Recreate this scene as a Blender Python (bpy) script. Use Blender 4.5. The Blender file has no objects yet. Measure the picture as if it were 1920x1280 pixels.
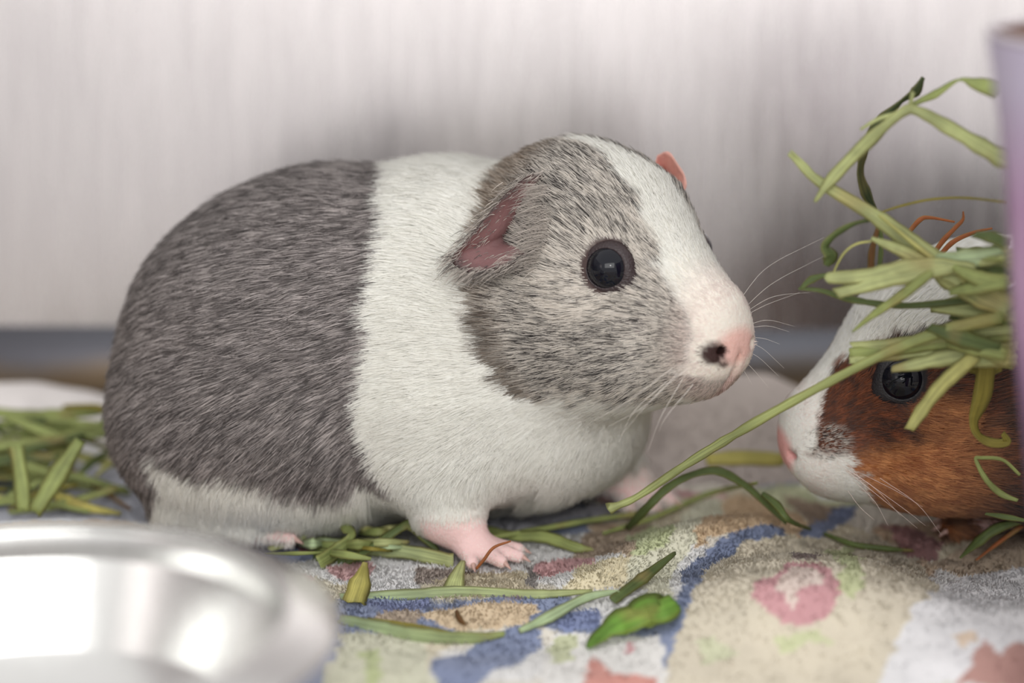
import bpy, math, random
import numpy as np
from mathutils import Vector, Matrix

rng = np.random.default_rng(11)
random.seed(11)
scene = bpy.context.scene
COL = scene.collection

# ------------------------------------------------------------------ camera, world, lights, exposure
PITCH = math.radians(14.0)
CAM = np.array([0.0, -0.68, 0.244])
FPX = 4085.0                                   # focal length in pixels of the 1920 px wide frame
cam_data = bpy.data.cameras.new('camera')
cam_data.sensor_width = 23.5
cam_data.lens = 50.0
cam_data.clip_start = 0.01
cam_data.clip_end = 20
cam_data.dof.use_dof = True
cam_data.dof.focus_distance = 0.697
cam_data.dof.aperture_fstop = 2.3
camera = bpy.data.objects.new('camera', cam_data)
COL.objects.link(camera)
camera.location = CAM
camera.rotation_euler = (math.pi / 2 - PITCH, 0, 0)
scene.camera = camera

world = bpy.data.worlds.new('room_light')
scene.world = world
world.use_nodes = True
bg = world.node_tree.nodes['Background']
bg.inputs[0].default_value = (1.0, 0.978, 0.968, 1)
bg.inputs[1].default_value = 0.84


def area_light(name, loc, target, sx, sy, power, color):
    d = bpy.data.lights.new(name, 'AREA')
    d.shape = 'RECTANGLE'
    d.size, d.size_y = sx, sy
    d.energy = power
    d.color = color
    o = bpy.data.objects.new(name, d)
    COL.objects.link(o)
    o.location = loc
    v = Vector(target) - Vector(loc)
    o.rotation_euler = v.to_track_quat('-Z', 'Y').to_euler()
    return o


area_light('room_window_light', (0.10, -1.8, 0.95), (0, 0.05, 0.05), 1.7, 0.9, 13, (1.0, 0.99, 0.97))
area_light('room_lamp_light', (0.30, -1.7, 0.90), (0, 0.05, 0.05), 0.16, 0.12, 1.5, (1.0, 0.985, 0.96))

scene.view_settings.view_transform = 'Standard'
scene.view_settings.look = 'None'
scene.view_settings.gamma = 1.0
scene.view_settings.exposure = 0.30
scene.view_settings.use_curve_mapping = False
scene.cycles.max_bounces = 7
scene.cycles.diffuse_bounces = 4
scene.cycles.glossy_bounces = 3

# ------------------------------------------------------------------ helpers
FWD = np.array([0, math.cos(PITCH), -math.sin(PITCH)])
UPV = np.array([0, math.sin(PITCH), math.cos(PITCH)])


def ray(px, py):
    return FWD + np.array([1.0, 0, 0]) * (px - 960) / FPX + UPV * (640 - py) / FPX


def W(px, py, y):
    """survey: the point on the sight line of (px, py) that lies at distance y into the cage"""
    d = ray(px, py)
    return CAM + d * ((y - CAM[1]) / d[1])


def srgb(r, g, b):
    c = np.array([r, g, b], float) / 255
    return np.where(c <= 0.04045, c / 12.92, ((c + 0.055) / 1.055) ** 2.4)


def tag(o, label=None, cat=None, group=None, kind=None):
    for k, v in (('label', label), ('category', cat), ('group', group), ('kind', kind)):
        if v:
            o[k] = v
    return o


def empty(name, loc):
    o = bpy.data.objects.new(name, None)
    COL.objects.link(o)
    o.location = [float(c) for c in loc]
    o.empty_display_size = 0.02
    return o


def mesh_obj(name, verts, faces, mat, parent=None, origin=(0, 0, 0), smooth=True, col=None, uv=None):
    """verts are world positions; origin is the world position of the parent (or of the object itself)"""
    origin = np.array(origin, float)
    v = np.asarray(verts, float) - origin
    me = bpy.data.meshes.new(name)
    f = faces.tolist() if isinstance(faces, np.ndarray) else faces
    me.from_pydata(v.tolist(), [], f)
    if smooth:
        me.polygons.foreach_set('use_smooth', np.ones(len(me.polygons), bool))
    if col is not None:
        a = me.attributes.new('col', 'FLOAT_COLOR', 'POINT')
        c = np.ones((len(v), 4), np.float32)
        c[:, :3] = col
        a.data.foreach_set('color', c.ravel())
    if uv is not None:
        u = me.uv_layers.new(name='UVMap')
        li = np.zeros(len(me.loops), np.int32)
        me.loops.foreach_get('vertex_index', li)
        u.data.foreach_set('uv', np.asarray(uv, np.float32)[li].ravel())
    if mat is not None:
        me.materials.append(mat)
    me.update()
    o = bpy.data.objects.new(name, me)
    COL.objects.link(o)
    if parent is not None:
        o.parent = parent
    else:
        o.location = origin
    return o


def curves_obj(name, pts, rad, colr, nrm, mat, parent, origin):
    """pts (n,k,3), rad (n,k), colr (n,k,3), nrm (n,3): strands as a hair curves object"""
    n, k, _ = pts.shape
    hc = bpy.data.hair_curves.new(name)
    hc.add_curves([k] * n)
    p = (pts - np.array(origin)).astype(np.float32)
    hc.attributes['position'].data.foreach_set('vector', p.ravel())
    a = hc.attributes.get('radius') or hc.attributes.new('radius', 'FLOAT', 'POINT')
    a.data.foreach_set('value', rad.astype(np.float32).ravel())
    c = np.ones((n, k, 4), np.float32)
    c[..., :3] = colr
    a = hc.attributes.new('col', 'FLOAT_COLOR', 'POINT')
    a.data.foreach_set('color', c.ravel())
    if nrm is not None:
        a = hc.attributes.new('nrm', 'FLOAT_VECTOR', 'POINT')
        a.data.foreach_set('vector', np.repeat(nrm.astype(np.float32), k, axis=0).ravel())
    hc.materials.append(mat)
    o = bpy.data.objects.new(name, hc)
    COL.objects.link(o)
    o.parent = parent
    return o


# value noise in numpy (smooth, repeatable), ~[-1, 1]
_NT = np.random.default_rng(5).uniform(-1, 1, (64, 64, 64)).astype(np.float32)


def vnoise(p, scale=1.0, off=0.0):
    q = np.asarray(p, np.float32) * scale + off
    i = np.floor(q).astype(np.int64)
    f = q - i
    f = f * f * (3 - 2 * f)
    i0, i1 = i & 63, (i + 1) & 63
    x0, y0, z0 = i0[..., 0], i0[..., 1], i0[..., 2]
    x1, y1, z1 = i1[..., 0], i1[..., 1], i1[..., 2]
    fx, fy, fz = f[..., 0], f[..., 1], f[..., 2]
    a = _NT[x0, y0, z0] * (1 - fx) + _NT[x1, y0, z0] * fx
    b = _NT[x0, y1, z0] * (1 - fx) + _NT[x1, y1, z0] * fx
    c = _NT[x0, y0, z1] * (1 - fx) + _NT[x1, y0, z1] * fx
    d = _NT[x0, y1, z1] * (1 - fx) + _NT[x1, y1, z1] * fx
    return (a * (1 - fy) + b * fy) * (1 - fz) + (c * (1 - fy) + d * fy) * fz


def sstep(a, b, x):
    t = np.clip((x - a) / (b - a), 0, 1)
    return t * t * (3 - 2 * t)


def norm(v):
    return v / np.maximum(np.linalg.norm(v, axis=-1, keepdims=True), 1e-9)


# ------------------------------------------------------------------ materials
def new_mat(name):
    m = bpy.data.materials.new(name)
    m.use_nodes = True
    nt = m.node_tree
    return m, nt, nt.nodes['Principled BSDF'], nt.nodes['Material Output']


def node(nt, kind, **kw):
    n = nt.nodes.new(kind)
    for k, v in kw.items():
        setattr(n, k, v)
    return n


def plain(name, rgb, rough=0.5, metal=0.0, bump=None, spec=0.5, coat=0.0, var=0.0, vscale=60):
    m, nt, b, out = new_mat(name)
    b.inputs['Base Color'].default_value = (*rgb, 1)
    b.inputs['Roughness'].default_value = rough
    b.inputs['Metallic'].default_value = metal
    b.inputs['Specular IOR Level'].default_value = spec
    b.inputs['Coat Weight'].default_value = coat
    tc = node(nt, 'ShaderNodeTexCoord')
    if var:
        nz = node(nt, 'ShaderNodeTexNoise')
        nz.inputs['Scale'].default_value = vscale
        nz.inputs['Detail'].default_value = 4
        nt.links.new(tc.outputs['Object'], nz.inputs['Vector'])
        mx = node(nt, 'ShaderNodeMix', data_type='RGBA')
        mx.inputs['A'].default_value = (*[c * (1 - var) for c in rgb], 1)
        mx.inputs['B'].default_value = (*[min(1, c * (1 + var)) for c in rgb], 1)
        nt.links.new(nz.outputs['Fac'], mx.inputs['Factor'])
        nt.links.new(mx.outputs['Result'], b.inputs['Base Color'])
    if bump:
        nz = node(nt, 'ShaderNodeTexNoise')
        nz.inputs['Scale'].default_value = bump[0]
        nz.inputs['Detail'].default_value = 3
        nt.links.new(tc.outputs['Object'], nz.inputs['Vector'])
        bp = node(nt, 'ShaderNodeBump')
        bp.inputs['Strength'].default_value = bump[1]
        bp.inputs['Distance'].default_value = 0.001
        nt.links.new(nz.outputs['Fac'], bp.inputs['Height'])
        nt.links.new(bp.outputs['Normal'], b.inputs['Normal'])
    return m


def mat_attr(name, rough=0.7, spec=0.2, bump=None, sss=0.0, sheen=0.0):
    m, nt, b, out = new_mat(name)
    at = node(nt, 'ShaderNodeAttribute', attribute_name='col')
    nt.links.new(at.outputs['Color'], b.inputs['Base Color'])
    b.inputs['Roughness'].default_value = rough
    b.inputs['Specular IOR Level'].default_value = spec
    b.inputs['Sheen Weight'].default_value = sheen
    if sss:
        b.inputs['Subsurface Weight'].default_value = sss
        b.inputs['Subsurface Radius'].default_value = (1.0, 0.4, 0.25)
        b.inputs['Subsurface Scale'].default_value = 0.003
    if bump:
        tc = node(nt, 'ShaderNodeTexCoord')
        nz = node(nt, 'ShaderNodeTexNoise')
        nz.inputs['Scale'].default_value = bump[0]
        nz.inputs['Detail'].default_value = 4
        nt.links.new(tc.outputs['Object'], nz.inputs['Vector'])
        bp = node(nt, 'ShaderNodeBump')
        bp.inputs['Strength'].default_value = bump[1]
        bp.inputs['Distance'].default_value = 0.001
        nt.links.new(nz.outputs['Fac'], bp.inputs['Height'])
        nt.links.new(bp.outputs['Normal'], b.inputs['Normal'])
    return m


def mat_fur(name):
    """strand colour from the strand; lit with the coat's own surface normal"""
    m, nt, b, out = new_mat(name)
    at = node(nt, 'ShaderNodeAttribute', attribute_name='col')
    nr = node(nt, 'ShaderNodeAttribute', attribute_name='nrm')
    df = node(nt, 'ShaderNodeBsdfDiffuse')
    nt.links.new(at.outputs['Color'], df.inputs['Color'])
    nt.links.new(nr.outputs['Vector'], df.inputs['Normal'])
    tr = node(nt, 'ShaderNodeBsdfTranslucent')
    nt.links.new(at.outputs['Color'], tr.inputs['Color'])
    nt.links.new(nr.outputs['Vector'], tr.inputs['Normal'])
    gl = node(nt, 'ShaderNodeBsdfHair', component='Reflection')
    gl.inputs['Color'].default_value = (1, 1, 1, 1)
    gl.inputs['RoughnessU'].default_value = 0.35
    gl.inputs['RoughnessV'].default_value = 0.5
    m1 = node(nt, 'ShaderNodeMixShader')
    m1.inputs[0].default_value = 0.22
    nt.links.new(df.outputs[0], m1.inputs[1])
    nt.links.new(tr.outputs[0], m1.inputs[2])
    m2 = node(nt, 'ShaderNodeMixShader')
    m2.inputs[0].default_value = 0.05
    nt.links.new(m1.outputs[0], m2.inputs[1])
    nt.links.new(gl.outputs[0], m2.inputs[2])
    nt.links.new(m2.outputs[0], out.inputs['Surface'])
    return m


def mat_steel(name, rough, base, streak, aniso=0.0, axis='Z'):
    """brushed stainless steel: fine brush lines along the axis"""
    m, nt, b, out = new_mat(name)
    b.inputs['Metallic'].default_value = 1.0
    b.inputs['Anisotropic'].default_value = aniso
    tc = node(nt, 'ShaderNodeTexCoord')
    mp = node(nt, 'ShaderNodeMapping')
    s = {'Z': (230, 230, 3.0), 'X': (3, 160, 160)}[axis]
    mp.inputs['Scale'].default_value = s
    nt.links.new(tc.outputs['Object'], mp.inputs['Vector'])
    nz = node(nt, 'ShaderNodeTexNoise')
    nz.inputs['Scale'].default_value = 1.0
    nz.inputs['Detail'].default_value = 5
    nz.inputs['Roughness'].default_value = 0.65
    nt.links.new(mp.outputs['Vector'], nz.inputs['Vector'])
    cr = node(nt, 'ShaderNodeMix', data_type='RGBA')
    cr.inputs['A'].default_value = (*[c * (1 - streak) for c in base], 1)
    cr.inputs['B'].default_value = (*[min(1, c * (1 + streak)) for c in base], 1)
    nt.links.new(nz.outputs['Fac'], cr.inputs['Factor'])
    nt.links.new(cr.outputs['Result'], b.inputs['Base Color'])
    mr = node(nt, 'ShaderNodeMapRange')
    mr.inputs['To Min'].default_value = rough * 0.8
    mr.inputs['To Max'].default_value = rough * 1.2
    nt.links.new(nz.outputs['Fac'], mr.inputs['Value'])
    nt.links.new(mr.outputs['Result'], b.inputs['Roughness'])
    bp = node(nt, 'ShaderNodeBump')
    bp.inputs['Strength'].default_value = 0.15
    bp.inputs['Distance'].default_value = 0.0006
    nt.links.new(nz.outputs['Fac'], bp.inputs['Height'])
    nt.links.new(bp.outputs['Normal'], b.inputs['Normal'])
    return m


def mat_added_strip(m):
    """olive-brown reflection of the hay, painted into the lower half of the strip"""
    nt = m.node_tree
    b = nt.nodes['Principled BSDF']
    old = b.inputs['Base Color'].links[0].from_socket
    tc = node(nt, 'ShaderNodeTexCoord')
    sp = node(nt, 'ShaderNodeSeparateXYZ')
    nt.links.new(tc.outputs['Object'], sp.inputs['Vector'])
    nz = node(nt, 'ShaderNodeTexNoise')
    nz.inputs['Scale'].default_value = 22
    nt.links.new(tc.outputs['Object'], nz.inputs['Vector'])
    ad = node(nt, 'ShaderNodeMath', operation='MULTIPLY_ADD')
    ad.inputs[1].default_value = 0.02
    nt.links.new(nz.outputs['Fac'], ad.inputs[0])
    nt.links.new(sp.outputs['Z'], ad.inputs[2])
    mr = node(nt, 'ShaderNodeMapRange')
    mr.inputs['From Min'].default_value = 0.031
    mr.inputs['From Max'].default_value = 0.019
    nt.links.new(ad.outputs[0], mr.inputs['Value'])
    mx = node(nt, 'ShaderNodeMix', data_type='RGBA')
    mx.inputs['B'].default_value = (0.26, 0.20, 0.13, 1)  # brown of the reflected hay, put into the base colour
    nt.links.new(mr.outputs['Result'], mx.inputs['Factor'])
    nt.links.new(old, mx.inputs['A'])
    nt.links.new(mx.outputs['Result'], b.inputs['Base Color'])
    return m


def mat_hay(name):
    m, nt, b, out = new_mat(name)
    at = node(nt, 'ShaderNodeAttribute', attribute_name='col')
    uv = node(nt, 'ShaderNodeUVMap')
    mp = node(nt, 'ShaderNodeMapping')
    mp.inputs['Scale'].default_value = (3.0, 22.0, 1)
    nt.links.new(uv.outputs['UV'], mp.inputs['Vector'])
    nz = node(nt, 'ShaderNodeTexNoise')
    nz.inputs['Scale'].default_value = 1.0
    nz.inputs['Detail'].default_value = 3
    nt.links.new(mp.outputs['Vector'], nz.inputs['Vector'])
    mr = node(nt, 'ShaderNodeMapRange')
    mr.inputs['From Min'].default_value = 0.3
    mr.inputs['From Max'].default_value = 0.7
    mr.inputs['To Min'].default_value = 0.5
    mr.inputs['To Max'].default_value = 1.35
    nt.links.new(nz.outputs['Fac'], mr.inputs['Value'])
    ml = node(nt, 'ShaderNodeVectorMath', operation='SCALE')
    nt.links.new(at.outputs['Color'], ml.inputs[0])
    nt.links.new(mr.outputs['Result'], ml.inputs['Scale'])
    nt.links.new(ml.outputs[0], b.inputs['Base Color'])
    b.inputs['Roughness'].default_value = 0.55
    b.inputs['Specular IOR Level'].default_value = 0.35
    tr = node(nt, 'ShaderNodeBsdfTranslucent')
    nt.links.new(ml.outputs[0], tr.inputs['Color'])
    mx = node(nt, 'ShaderNodeMixShader')
    mx.inputs[0].default_value = 0.25
    nt.links.new(b.outputs[0], mx.inputs[1])
    nt.links.new(tr.outputs[0], mx.inputs[2])
    nt.links.new(mx.outputs[0], out.inputs['Surface'])
    return m


M_WALL = mat_steel('brushed_steel_wall', 0.27, (0.535, 0.505, 0.505), 0.13)
M_FLOOR = mat_steel('brushed_steel_floor', 0.30, (0.66, 0.65, 0.64), 0.05, axis='X')
M_BOWL = mat_steel('polished_steel_bowl', 0.24, (0.70, 0.70, 0.685), 0.02)
M_FLEECE = mat_attr('printed_fleece', 0.95, 0.05, (900, 0.2), sheen=0.15)
M_PILE = mat_fur('fleece_pile')
M_SKIN = mat_attr('skin', 0.6, 0.3, (700, 0.35), sss=0.08)
M_FUR = mat_fur('fur')
M_HAY = mat_hay('dried_grass')
M_EYE = plain('eye_black', (0.004, 0.005, 0.010), 0.03, spec=0.35, var=0.2, vscale=200)
M_LID = plain('eyelid_dark_skin', tuple(srgb(52, 40, 42)), 0.36, bump=(1500, 0.4), var=0.25, vscale=500)
M_LID2 = plain('eyelid_black_skin', tuple(srgb(34, 33, 38)), 0.38, bump=(1500, 0.4), var=0.25, vscale=500)
M_CLAW = plain('claw_horn', tuple(srgb(196, 160, 150)), 0.4, var=0.1)

# ------------------------------------------------------------------ structure of the steel cage
WALL_Y = 0.195
CAGE_TURN = math.radians(-1)         # the cage stands a little askew to the camera
WALL_LEAN = math.radians(5.0)         # its back panel leans outwards


def box_mesh(x0, x1, y0, y1, z0, z1):
    v = [(x, y, z) for z in (z0, z1) for y in (y0, y1) for x in (x0, x1)]
    f = [(0, 2, 3, 1), (4, 5, 7, 6), (0, 1, 5, 4), (2, 6, 7, 3), (0, 4, 6, 2), (1, 3, 7, 5)]
    return v, f


M_ADDED_STRIP = mat_added_strip(mat_steel('added_strip_dark_steel', 0.42, (0.15, 0.155, 0.175), 0.15, axis='X'))
for nm, dims, mt in (('floor', (-0.62, 0.62, -0.74, WALL_Y, -0.016, -0.008), M_FLOOR),
                     ('wall_back', (-0.62, 0.62, WALL_Y, WALL_Y + 0.008, -0.016, 0.55), M_WALL),
                     ('wall_left', (-0.628, -0.62, -0.70, WALL_Y + 0.060, -0.016, 0.55), M_WALL),
                     ('wall_right', (0.62, 0.628, -0.70, WALL_Y + 0.060, -0.016, 0.55), M_WALL)):
    v, f = box_mesh(*dims)
    o = tag(mesh_obj(nm, v, f, mt, smooth=False), kind='structure')
    o.rotation_euler.z = CAGE_TURN
    o.location = (WALL_Y * math.sin(CAGE_TURN), WALL_Y * (1 - math.cos(CAGE_TURN)), 0)
    if nm == 'wall_back':
        for vt in o.data.vertices:
            vt.co.y += (vt.co.z + 0.008) * math.tan(WALL_LEAN)

# rounded dark kick strip, added for the dim band along the back panel's foot
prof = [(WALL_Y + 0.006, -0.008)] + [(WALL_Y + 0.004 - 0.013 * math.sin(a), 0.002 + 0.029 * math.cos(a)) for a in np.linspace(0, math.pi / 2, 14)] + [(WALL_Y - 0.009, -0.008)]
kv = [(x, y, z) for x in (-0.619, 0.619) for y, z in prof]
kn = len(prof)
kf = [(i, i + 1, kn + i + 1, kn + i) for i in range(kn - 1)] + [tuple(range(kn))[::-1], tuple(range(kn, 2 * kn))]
o = tag(mesh_obj('added_strip_back', kv, kf, M_ADDED_STRIP), kind='structure')
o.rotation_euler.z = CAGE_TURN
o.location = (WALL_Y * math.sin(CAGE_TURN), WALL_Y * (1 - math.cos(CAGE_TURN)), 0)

# ------------------------------------------------------------------ the printed fleece blanket
def gauss(x, y, cx, cy, rx, ry, ang, h):
    c, s = math.cos(ang), math.sin(ang)
    u = ((x - cx) * c + (y - cy) * s) / rx
    v = (-(x - cx) * s + (y - cy) * c) / ry
    return h * np.exp(-(u * u + v * v) ** 1.25)


def blanket_h(x, y):
    x, y = np.asarray(x, float), np.asarray(y, float)
    p = np.stack([x, y, np.zeros_like(x)], -1)
    calm = np.exp(-(((x + 0.04) / 0.13) ** 2 + ((y - 0.04) / 0.06) ** 2) ** 2)
    h = (0.0022 * vnoise(p, 34.0, 3.3) + 0.0009 * vnoise(p, 90.0, 9.1)) * (1 - 0.8 * calm) - 0.0015
    h = h + gauss(x, y, 0.062, 0.008, 0.046, 0.014, 0.62, 0.010)          # small ridge by the straw
    h = h + gauss(x, y, 0.090, -0.052, 0.046, 0.042, 0.1, 0.017)          # puffed-up fold in front
    h = h + gauss(x, y, 0.148, -0.085, 0.045, 0.030, 0.5, 0.010)          # white fold at the right
    h = h + gauss(x, y, 0.075, 0.135, 0.062, 0.026, -0.05, 0.030)         # folded-over edge behind the pair
    h = h + gauss(x, y, -0.22, 0.148, 0.10, 0.030, 0.03, 0.021)            # bunched edge at the back left
    h = h + gauss(x, y, -0.045, -0.10, 0.05, 0.03, -0.4, 0.003)
    # the soft cloth gives under feet, bowl and tub
    for cx, cy, r, dp in ((-0.012, 0.001, 0.022, 0.0010), (0.044, 0.058, 0.022, 0.0012), (-0.092, 0.023, 0.032, 0.0038), (-0.082, 0.055, 0.050, 0.0038), (0.162, 0.029, 0.024, 0.0012),
                          (0.236, -0.013, 0.032, 0.0028), (-0.1185, -0.195, 0.058, 0.0028), (0.1605, -0.138, 0.032, 0.0028)):
        w = np.exp(-(((x - cx) ** 2 + (y - cy) ** 2) / (r * r)) ** 3)
        h = h * (1 - w) - dp * w
    return h


def floor_pt(px, py, lift=0.0):
    d = ray(px, py)
    t = 0.4
    for _ in range(400):
        p = CAM + d * t
        g = p[2] - lift - float(blanket_h(p[0], p[1]))
        if g < 0.0002:
            break
        t += max(g * 0.8, 0.0002)
    return p


PRINT = [  # colour, outline as surveyed on the blanket
    ((196, 200, 216), [(-60, 870), (280, 870), (330, 985), (-60, 985)]),
    ((84, 112, 165), [(-40, 888), (34, 893), (48, 948), (-40, 958)]),
    ((222, 214, 210), [(-80, 735), (215, 740), (215, 830), (-80, 835)]),
    ((214, 112, 126), [(455, 975), (560, 978), (600, 1008), (470, 1006)]),
    ((205, 92, 105), [(560, 1010), (600, 1012), (596, 1040), (556, 1036)]),
    ((226, 160, 160), [(620, 1060), (690, 1052), (700, 1085), (630, 1085)]),
    ((196, 196, 210), [(905, 960), (1150, 945), (1180, 975), (1000, 1000), (900, 995)]),
    ((90, 118, 170), [(1040, 985), (1110, 965), (1100, 1000), (1020, 1005)]),
    ((36, 58, 104), [(1030, 935), (1090, 925), (1100, 955), (1040, 955)]),
    ((236, 236, 236), [(690, 1062), (775, 1052), (790, 1108), (700, 1118)]),
    ((146, 122, 104), [(770, 1066), (905, 1072), (900, 1094), (785, 1100)]),
    ((226, 208, 160), [(815, 1090), (900, 1072), (1010, 1075), (1000, 1110), (880, 1122)]),
    ((128, 116, 108), [(985, 1062), (1012, 1065), (1010, 1105), (985, 1098)]),
    ((226, 148, 150), [(1002, 1052), (1120, 1038), (1124, 1062), (1050, 1078), (1008, 1084)]),
    ((240, 224, 168), [(1090, 1060), (1220, 1052), (1200, 1100), (1060, 1105)]),
    ((84, 108, 178), [(690, 1132), (800, 1122), (815, 1135), (720, 1150)]),
    ((234, 200, 140), [(770, 1150), (900, 1128), (1010, 1135), (1000, 1170), (860, 1182)]),
    ((190, 160, 120), [(700, 1150), (790, 1142), (780, 1175), (690, 1180)]),
    ((92, 120, 178), [(812, 1240), (900, 1192), (1000, 1168), (1016, 1215), (950, 1250), (880, 1290), (812, 1290)]),
    ((84, 116, 190), [(1040, 1158), (1080, 1140), (1124, 1145), (1120, 1172), (1060, 1186)]),
    ((218, 218, 178), [(640, 1190), (800, 1195), (810, 1290), (600, 1290)]),
    ((190, 206, 112), [(672, 1222), (712, 1215), (722, 1275), (690, 1285)]),
    ((238, 236, 230), [(1030, 1190), (1130, 1180), (1240, 1190), (1250, 1300), (1010, 1300)]),
    ((206, 214, 150), [(1030, 1200), (1080, 1190), (1080, 1235), (1035, 1245)]),
    ((230, 120, 92), [(1108, 1238), (1130, 1232), (1150, 1262), (1215, 1262), (1235, 1300), (1090, 1300)]),
    ((214, 110, 120), [(1170, 1195), (1192, 1200), (1188, 1222), (1172, 1220)]),
    ((192, 158, 112), [(1090, 1000), (1230, 985), (1250, 1010), (1180, 1045), (1080, 1045)]),
    ((230, 228, 192), [(1170, 1060), (1230, 1000), (1290, 950), (1350, 930), (1390, 960), (1310, 1000), (1275, 1060), (1255, 1120), (1180, 1100)]),
    ((206, 218, 140), [(1172, 1010), (1230, 985), (1270, 990), (1240, 1030), (1190, 1040)]),
    ((224, 182, 112), [(1375, 925), (1440, 938), (1520, 985), (1500, 1010), (1420, 990), (1350, 1000), (1300, 1030), (1310, 975)]),
    ((222, 208, 172), [(1275, 1160), (1310, 1080), (1380, 1025), (1480, 1010), (1640, 1000), (1720, 1050), (1760, 1110), (1640, 1290), (1240, 1290)]),
    ((168, 132, 86), [(1470, 925), (1590, 950), (1560, 985), (1520, 985)]),
    ((78, 110, 168), [(1255, 1190), (1268, 1125), (1290, 1065), (1325, 1022), (1370, 996), (1420, 988), (1470, 996), (1475, 1008), (1420, 1012), (1375, 1026), (1335, 1058), (1300, 1110), (1278, 1180)]),
    ((78, 108, 166), [(1500, 1008), (1520, 985), (1560, 955), (1610, 950), (1600, 968), (1565, 985), (1545, 1010)]),
    ((204, 214, 130), [(1560, 1035), (1600, 1025), (1620, 1080), (1600, 1125), (1575, 1100)]),
    ((212, 216, 160), [(1310, 1200), (1350, 1195), (1370, 1225), (1330, 1245)]),
    ((206, 214, 140), [(1445, 1195), (1530, 1180), (1570, 1200), (1500, 1215), (1450, 1225)]),
    ((216, 126, 134), [(1400, 1112), (1440, 1085), (1490, 1056), (1545, 1056), (1578, 1100), (1570, 1150), (1515, 1172), (1455, 1150)]),
    ((236, 208, 190), [(1452, 1098), (1495, 1062), (1535, 1062), (1550, 1090), (1500, 1105), (1490, 1130)]),
    ((132, 98, 84), [(1482, 1040), (1535, 1040), (1535, 1050), (1485, 1050)]),
    ((168, 72, 68), [(1650, 985), (1700, 985), (1768, 1018), (1756, 1052), (1695, 1046)]),
    ((206, 176, 130), [(1730, 1060), (1850, 1005), (1930, 1010), (1930, 1060), (1800, 1080)]),
    ((232, 232, 234), [(1640, 1290), (1740, 1110), (1800, 1080), (1930, 1058), (2000, 1290)]),
    ((196, 120, 98), [(1800, 1290), (1812, 1245), (1850, 1205), (1880, 1225), (1900, 1200), (1960, 1205), (1960, 1290)]),
    ((232, 200, 160), [(1790, 1190), (1830, 1180), (1840, 1205), (1800, 1220)]),
    ((186, 168, 156), [(1150, 690), (1560, 690), (1560, 905), (1130, 905)]),  # taupe underside of the back fold, its shade painted in
]
PRINT_W = [(srgb(*c), np.array([floor_pt(*q)[:2] for q in poly])) for c, poly in PRINT]


def in_poly(x, y, poly):
    inside = np.zeros(x.shape, bool)
    n = len(poly)
    for i in range(n):
        x0, y0 = poly[i]
        x1, y1 = poly[(i + 1) % n]
        if y0 == y1:
            continue
        c = ((y0 > y) != (y1 > y)) & (x < (x1 - x0) * (y - y0) / (y1 - y0) + x0)
        inside ^= c
    return inside


def blanket_col(x, y):
    p = np.stack([x, y, np.zeros_like(x)], -1)
    jx = x + 0.0022 * vnoise(p, 130, 1.7) + 0.0009 * vnoise(p, 420, 4.0)
    jy = y + 0.0022 * vnoise(p, 130, 21.7) + 0.0009 * vnoise(p, 420, 14.0)
    q = np.stack([jx, jy, np.zeros_like(x)], -1)
    col = np.empty(x.shape + (3,))
    col[:] = srgb(232, 224, 204)
    # the print goes on outside the surveyed part: loose patches of the same inks
    for off, ink, th, sc in ((2.0, (226, 212, 170), 0.05, 22), (31.0, (206, 212, 150), 0.42, 26), (47.0, (222, 150, 150), 0.5, 27),
                             (11.0, (100, 126, 180), 0.5, 21), (55.0, (234, 234, 232), 0.36, 24), (71.0, (214, 176, 120), 0.5, 30)):
        k = sstep(th, th + 0.05, vnoise(q, sc, off))[..., None]
        col = col * (1 - k) + srgb(*ink) * k
    for c, poly in PRINT_W:
        lo, hi = poly.min(0), poly.max(0)
        sel = (jx >= lo[0]) & (jx <= hi[0]) & (jy >= lo[1]) & (jy <= hi[1])
        idx = np.nonzero(sel)
        ins = in_poly(jx[idx], jy[idx], poly)
        ii = tuple(a[ins] for a in idx)
        col[ii] = c
    grey = col.mean(-1, keepdims=True)
    col = grey + (col - grey) * 0.72
    col = col * 0.84 + 0.14
    mott = 1 + 0.06 * vnoise(p, 120, 7.0) + 0.03 * vnoise(p, 500, 17.0)
    return np.clip(col * mott[..., None] * 0.95, 0, 1)


def axis_pts(a, b, c, d, coarse, fine):
    return np.concatenate([np.arange(a, b, coarse), np.arange(b, c, fine), np.arange(c, d + coarse * 0.5, coarse)])


xs = axis_pts(-0.54, -0.21, 0.22, 0.54, 0.005, 0.0012)
ys = axis_pts(-0.60, -0.17, 0.179, 0.179, 0.005, 0.0012)
GX, GY = np.meshgrid(xs, ys, indexing='ij')
GY = GY + GX * math.tan(CAGE_TURN) * sstep(-0.1, 0.179, GY)
GZ = blanket_h(GX, GY)
nx, ny = GX.shape
bc = blanket_col(GX, GY)
top = np.stack([GX, GY, GZ], -1).reshape(-1, 3)
ii = (np.arange(nx - 1)[:, None] * ny + np.arange(ny - 1)[None, :]).ravel()
quads = np.stack([ii, ii + ny, ii + ny + 1, ii + 1], -1)
# hem: the cloth turns down to the tray all round
edge = np.concatenate([np.arange(nx) * ny, (nx - 1) * ny + np.arange(1, ny), (np.arange(nx - 2, -1, -1)) * ny + ny - 1, np.arange(ny - 2, 0, -1)])
low = top[edge].copy()
low[:, 2] = -0.0079
n0 = len(top)
m = len(edge)
hem = np.stack([edge, n0 + np.arange(m), n0 + (np.arange(m) + 1) % m, np.roll(edge, -1)], -1)
blanket = mesh_obj('fleece_blanket', np.vstack([top, low]), np.vstack([quads, hem[:, ::-1]]), M_FLEECE,
                   col=np.vstack([bc.reshape(-1, 3), bc.reshape(-1, 3)[edge]]))
tag(blanket, 'cream fleece blanket printed with blue, pink and green shapes, spread over the cage floor', 'blanket')

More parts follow.
